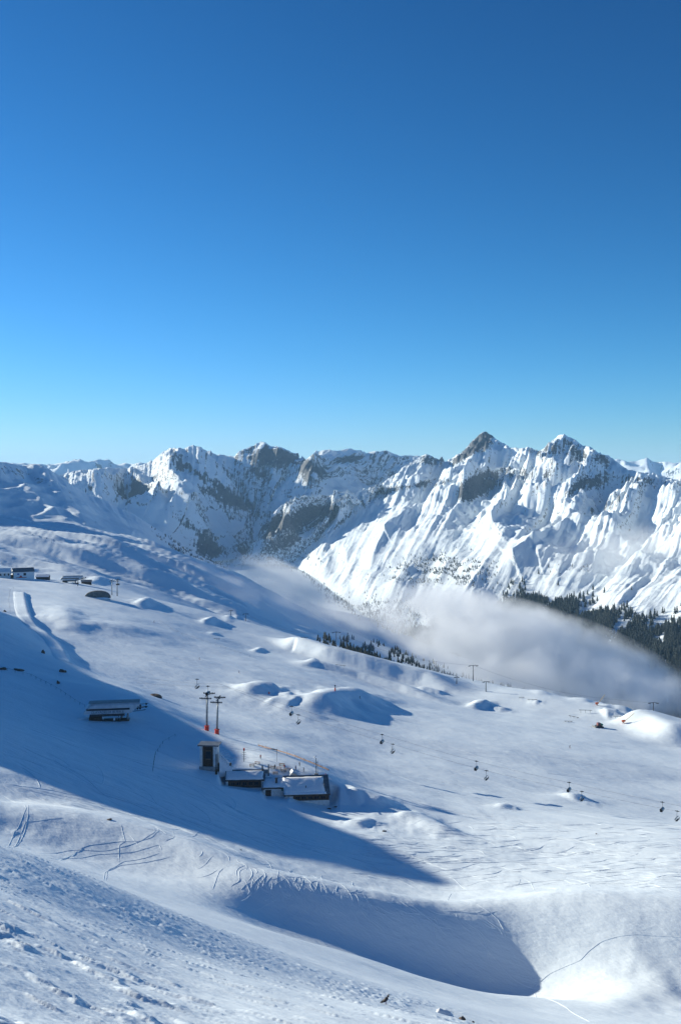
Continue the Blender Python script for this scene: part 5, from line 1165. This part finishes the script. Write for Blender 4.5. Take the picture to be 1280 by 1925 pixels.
def dens_mid(px, py, x, y):
    g = fbm(px*.03, py*.05, 3, 305)
    d = .35*np.exp(-(((px-840)/75)**2+((py-1075)/26)**2)**1.2)*(g > -.1)+.12*np.exp(-(((px-690)/80)**2+((py-1150)/20)**2))*(g > 0)+.22*np.exp(-(((px-740)/60)**2+((py-1165)/28)**2))+.10*np.exp(-(((px-1060)/30)**2+((py-1070)/14)**2))*(g > .1)
    return d+.5*np.exp(-(((px-590)/26)**2+((py-1050)/10)**2))*(g > -.2)*.3
print('TREES mid', scatter_sheet(DX, DY, DZ, DPX, DPY, 1500, dens_mid, 6, 13))
def dens_left(px, py, x, y):
    g = fbm(px*.05, py*.08, 3, 307)
    e_ = np.interp(px, [240, 300, 340, 380, 420], [965, 998, 1024, 1048, 1062]); return .8*np.exp(-((py-e_-14)/13)**2)*sst(280, 380, px)*(g > -.1)
print('TREES spur', scatter_sheet(LX, LY, LZ, LPX, LPY, 700, dens_left, 6, 12))
# forest on the lip of the snowfield and in the valley bottom
def scatter_field(n, box, dens, hmin, hmax, r0, r1):
    c = 0; t = 0
    while c < n and t < n*40:
        t += 1; px = rnd.uniform(box[0], box[2]); r = math.exp(rnd.uniform(math.log(r0), math.log(r1))); th, _ = thv(px, 1200); x, y = r*math.sin(float(th)), r*math.cos(float(th)); z = height(x, y)
        qx, qy = proj(x, y, z)
        if not (box[1] < qy < box[3]) or rnd.random() > dens(qx, qy): continue
        TREES.append((x, y, z, rnd.uniform(hmin, hmax))); c += 1
    return c
print('TREES lip', scatter_field(2800, (540, 1120, 1300, 1420), lambda a, b: float(np.clip(sst(-8, 22, b-np.interp(a, [540, 640, 720, 800, 900, 1000, 1300], [1172, 1196, 1212, 1238, 1262, 1285, 1340]))*(.5+fbm(np.array(a*.03), np.array(b*.04), 2, 311)*1.2)*sst(560, 720, a), 0, 1)), 8, 14, 1180, 2400))
vt = 0
for k in range(1400):      # valley floor between the slopes
    px = rnd.uniform(400, 760); py = np.interp(px, [400, 480, 560, 620, 700, 760], [1056, 1056, 1062, 1120, 1160, 1185])+rnd.gauss(0, 7)
    if rnd.random() > .25+.6*float(np.clip(fbm(np.array(px*.05), np.array(py*.1), 2, 313)+.4, 0, 1)): continue
    dx, dy, dz = ray(px, py)
    if dz >= 0: continue
    t = -543/dz; TREES.append((float(dx*t), float(dy*t), -545., rnd.uniform(9, 17))); vt += 1
T_ = np.array(TREES, float)
px_, py_ = proj(T_[:, 0], T_[:, 1], T_[:, 2]); size = T_[:, 3]/np.hypot(T_[:, 0], T_[:, 1])*F
inside = (px_ > 0) & (px_ < 1280) & (py_ < 1925)
# seen over the near crest?
rr_ = np.hypot(T_[:, 0], T_[:, 1]); tth = np.arctan2(T_[:, 0], T_[:, 1]); ci = np.clip(np.searchsorted(fth, tth)-1, 0, NT-1)
vmax = np.maximum.accumulate(GV, axis=1); sj = np.clip(np.searchsorted(fs, np.log(np.maximum(rr_*.97, 2)))-1, 0, NS-1); vis = (T_[:, 2]+T_[:, 3]*.6)/rr_ > vmax[ci, sj]
score = np.where(inside & vis, size, 0); order = np.argsort(-score); chosen = order[:290]
print('TREES total', len(T_), 'chosen min size', score[chosen].min())
for n_i, k in enumerate(chosen):
    x, y, z, h_ = T_[k]; e = bpy.data.objects.new('spruce_tree', None); COL.objects.link(e); e.location = (x, y, z-.3); e.scale = (h_*nr.uniform(.85, 1.15), h_, h_); e.rotation_euler = (0, 0, nr.uniform(0, 6.28))
    side = 'on the lip of the snowfield below the mist' if rr_[k] < 2450 and px_[k] < 1000 else 'in the dark forest above the cloud bank' if px_[k] < 1150 else 'in the dark forest at the right edge of the picture' if px_[k] > 1220 else 'in the dark forest beside the snowy gully'
    tag(e, 'dark spruce tree '+side, 'tree', 'spruces '+side)
    link(bpy.data.objects.new('crown', cm[n_i % 5]), e); link(bpy.data.objects.new('trunk', trunk_me), e)
rest = np.setdiff1d(np.arange(len(T_)), chosen); vv, ff, off = [], [], 0
VR2 = [crown(s, 4, 5) for s in range(20, 25)]
for c_i in range(5):
    sel = rest[c_i::5]; bv = np.array(VR2[c_i][0]); bf = np.array(VR2[c_i][1]); n_ = len(sel); ang = nr.rand(n_)*6.28; ca, sa = np.cos(ang)[:, None], np.sin(ang)[:, None]; h_ = T_[sel, 3][:, None]; wf = nr.uniform(.85, 1.25, n_)[:, None]
    x = (bv[:, 0]*ca-bv[:, 1]*sa)*h_*wf+T_[sel, 0][:, None]; y = (bv[:, 0]*sa+bv[:, 1]*ca)*h_*wf+T_[sel, 1][:, None]; z = bv[:, 2]*h_+T_[sel, 2][:, None]-h_*.08
    vv.append(np.stack([x, y, z], -1).reshape(-1, 3)); ff.append((bf[None]+(np.arange(n_)*len(bv))[:, None, None]+off).reshape(-1, 3)); off += n_*len(bv)
vv = np.concatenate(vv); ff = np.concatenate(ff)
me = bpy.data.meshes.new('forest'); me.vertices.add(len(vv)); me.vertices.foreach_set('co', vv.ravel().astype(np.float32)); me.loops.add(ff.size); me.loops.foreach_set('vertex_index', ff.ravel().astype(np.int32))
me.polygons.add(len(ff)); me.polygons.foreach_set('loop_start', np.arange(0, ff.size, 3, dtype=np.int32)); me.update(calc_edges=True); me.materials.append(M['needles'])
o = link(bpy.data.objects.new('forest', me)); o['kind'] = 'stuff'; tag(o, 'dark conifer forest on the mountain foot and in the valley', 'forest'); print('forest tris', len(ff))
# ------------------------------------------------------------------ haze and clouds
def vol_mat(name, dens, color=(1, 1, 1), aniso=0.):
    m = bpy.data.materials.new(name); m.use_nodes = True; t = m.node_tree; t.nodes.clear()
    v = t.nodes.new('ShaderNodeVolumePrincipled'); o = t.nodes.new('ShaderNodeOutputMaterial')
    v.inputs['Density'].default_value = dens; v.inputs['Color'].default_value = (*color, 1); v.inputs['Anisotropy'].default_value = aniso
    t.links.new(v.outputs[0], o.inputs['Volume']); return m, t, v
hm, _, _ = vol_mat('haze_air', 2.5e-5, (.42, .72, 1.0))
hb = MB().box(-27000, 27000, -27000, 27000, -560, 420).build('haze', hm); hb['kind'] = 'stuff'
def cloud(label, px, py, r, wpx, hpx, depth, dens, rz=0., lean=0., scale=.012, cut=.48, seed=0, roll=0., cat='cloud', group=None, det=5):
    """a closed body of mist whose density thins raggedly towards its skin"""
    c = Vector(P(px, py, r)); hx, hz = metres(wpx, c)/2, metres(hpx, c)/2; hy = depth/2
    b = bmesh.new(); bmesh.ops.create_icosphere(b, subdivisions=3, radius=1.0)
    me = bpy.data.meshes.new('cloud_bank'); b.to_mesh(me); b.free()
    o = link(bpy.data.objects.new('cloud_bank', me)); o.location = c; o.rotation_euler = (0, roll, facing(c)+rz); o.scale = (hx, hy, hz)
    m, t, v = vol_mat('mist', 0., (1, 1, 1), 0.); L = t.links.new
    tc = t.nodes.new('ShaderNodeTexCoord'); g = t.nodes.new('ShaderNodeNewGeometry')
    ln = t.nodes.new('ShaderNodeVectorMath'); ln.operation = 'LENGTH'; L(tc.outputs['Object'], ln.inputs[0])
    of = t.nodes.new('ShaderNodeVectorMath'); of.operation = 'ADD'; of.inputs[1].default_value = (seed*913., seed*377., 0); L(g.outputs['Position'], of.inputs[0])
    n = t.nodes.new('ShaderNodeTexNoise'); n.inputs['Scale'].default_value = scale; n.inputs['Detail'].default_value = det; n.inputs['Roughness'].default_value = .6
    L(of.outputs[0], n.inputs['Vector'])
    # density = clamp( (1 - len) * k + noise - cut )
    a = t.nodes.new('ShaderNodeMath'); a.operation = 'SUBTRACT'; a.inputs[0].default_value = 1; L(ln.outputs['Value'], a.inputs[1])
    k = t.nodes.new('ShaderNodeMath'); k.operation = 'MULTIPLY_ADD'; k.inputs[1].default_value = .62; L(a.outputs[0], k.inputs[0])
    nn = t.nodes.new('ShaderNodeMath'); nn.operation = 'MULTIPLY_ADD'; nn.inputs[1].default_value = 3.2; nn.inputs[2].default_value = -cut-1.15; L(n.outputs[0], nn.inputs[0])
    L(nn.outputs[0], k.inputs[2])
    r = t.nodes.new('ShaderNodeMapRange'); r.inputs['From Min'].default_value = 0.; r.inputs['From Max'].default_value = .45; r.inputs['To Max'].default_value = dens; r.interpolation_type = 'SMOOTHSTEP'
    L(k.outputs[0], r.inputs['Value'])
    e = t.nodes.new('ShaderNodeMapRange'); e.inputs['From Min'].default_value = 0.; e.inputs['From Max'].default_value = .25; L(a.outputs[0], e.inputs['Value'])
    mm = t.nodes.new('ShaderNodeMath'); mm.operation = 'MULTIPLY'; L(r.outputs[0], mm.inputs[0]); L(e.outputs[0], mm.inputs[1])
    L(mm.outputs[0], v.inputs['Density'])
    me.materials.append(m); o['label'] = label; o['category'] = cat; o['kind'] = 'stuff'
    return o
cloud('thick grey cloud bank filling the valley below the right-hand mountain', 985, 1218, 2150, 640, 170, 700, .015, roll=math.radians(15), scale=.012, cut=.43, seed=1)
cloud('darker tail of the cloud bank sinking behind the crest at the right edge', 1235, 1305, 1900, 300, 105, 500, .005, roll=math.radians(18), scale=.012, cut=.45, seed=2)
cloud('grey cloud hump rising at the left end of the valley cloud bank', 850, 1140, 2500, 230, 120, 500, .006, roll=math.radians(12), scale=.010, cut=.50, seed=11)
cloud('pale fog pouring down the valley behind the middle pylons', 520, 1110, 3300, 330, 105, 1400, .0032, roll=math.radians(24), scale=.004, cut=.42, seed=3)
cloud('thin mist over the snowy slope left of the forest strip', 560, 1165, 1850, 420, 100, 500, .003, roll=math.radians(20), scale=.008, cut=.5, seed=4)
cloud('ragged wisps of mist drifting over the left plateau', 290, 1075, 1900, 420, 70, 450, .0065, roll=math.radians(12), scale=.012, cut=.56, seed=5)
cloud('faint cloud veil across the right part of the sunlit mountain', 1200, 1040, 4200, 420, 120, 900, .0016, roll=math.radians(-6), scale=.003, cut=.45, seed=6)
cloud('grey mist hanging over the dark forest strip', 680, 1165, 2600, 240, 70, 700, .0035, roll=math.radians(18), scale=.006, cut=.5, seed=8)
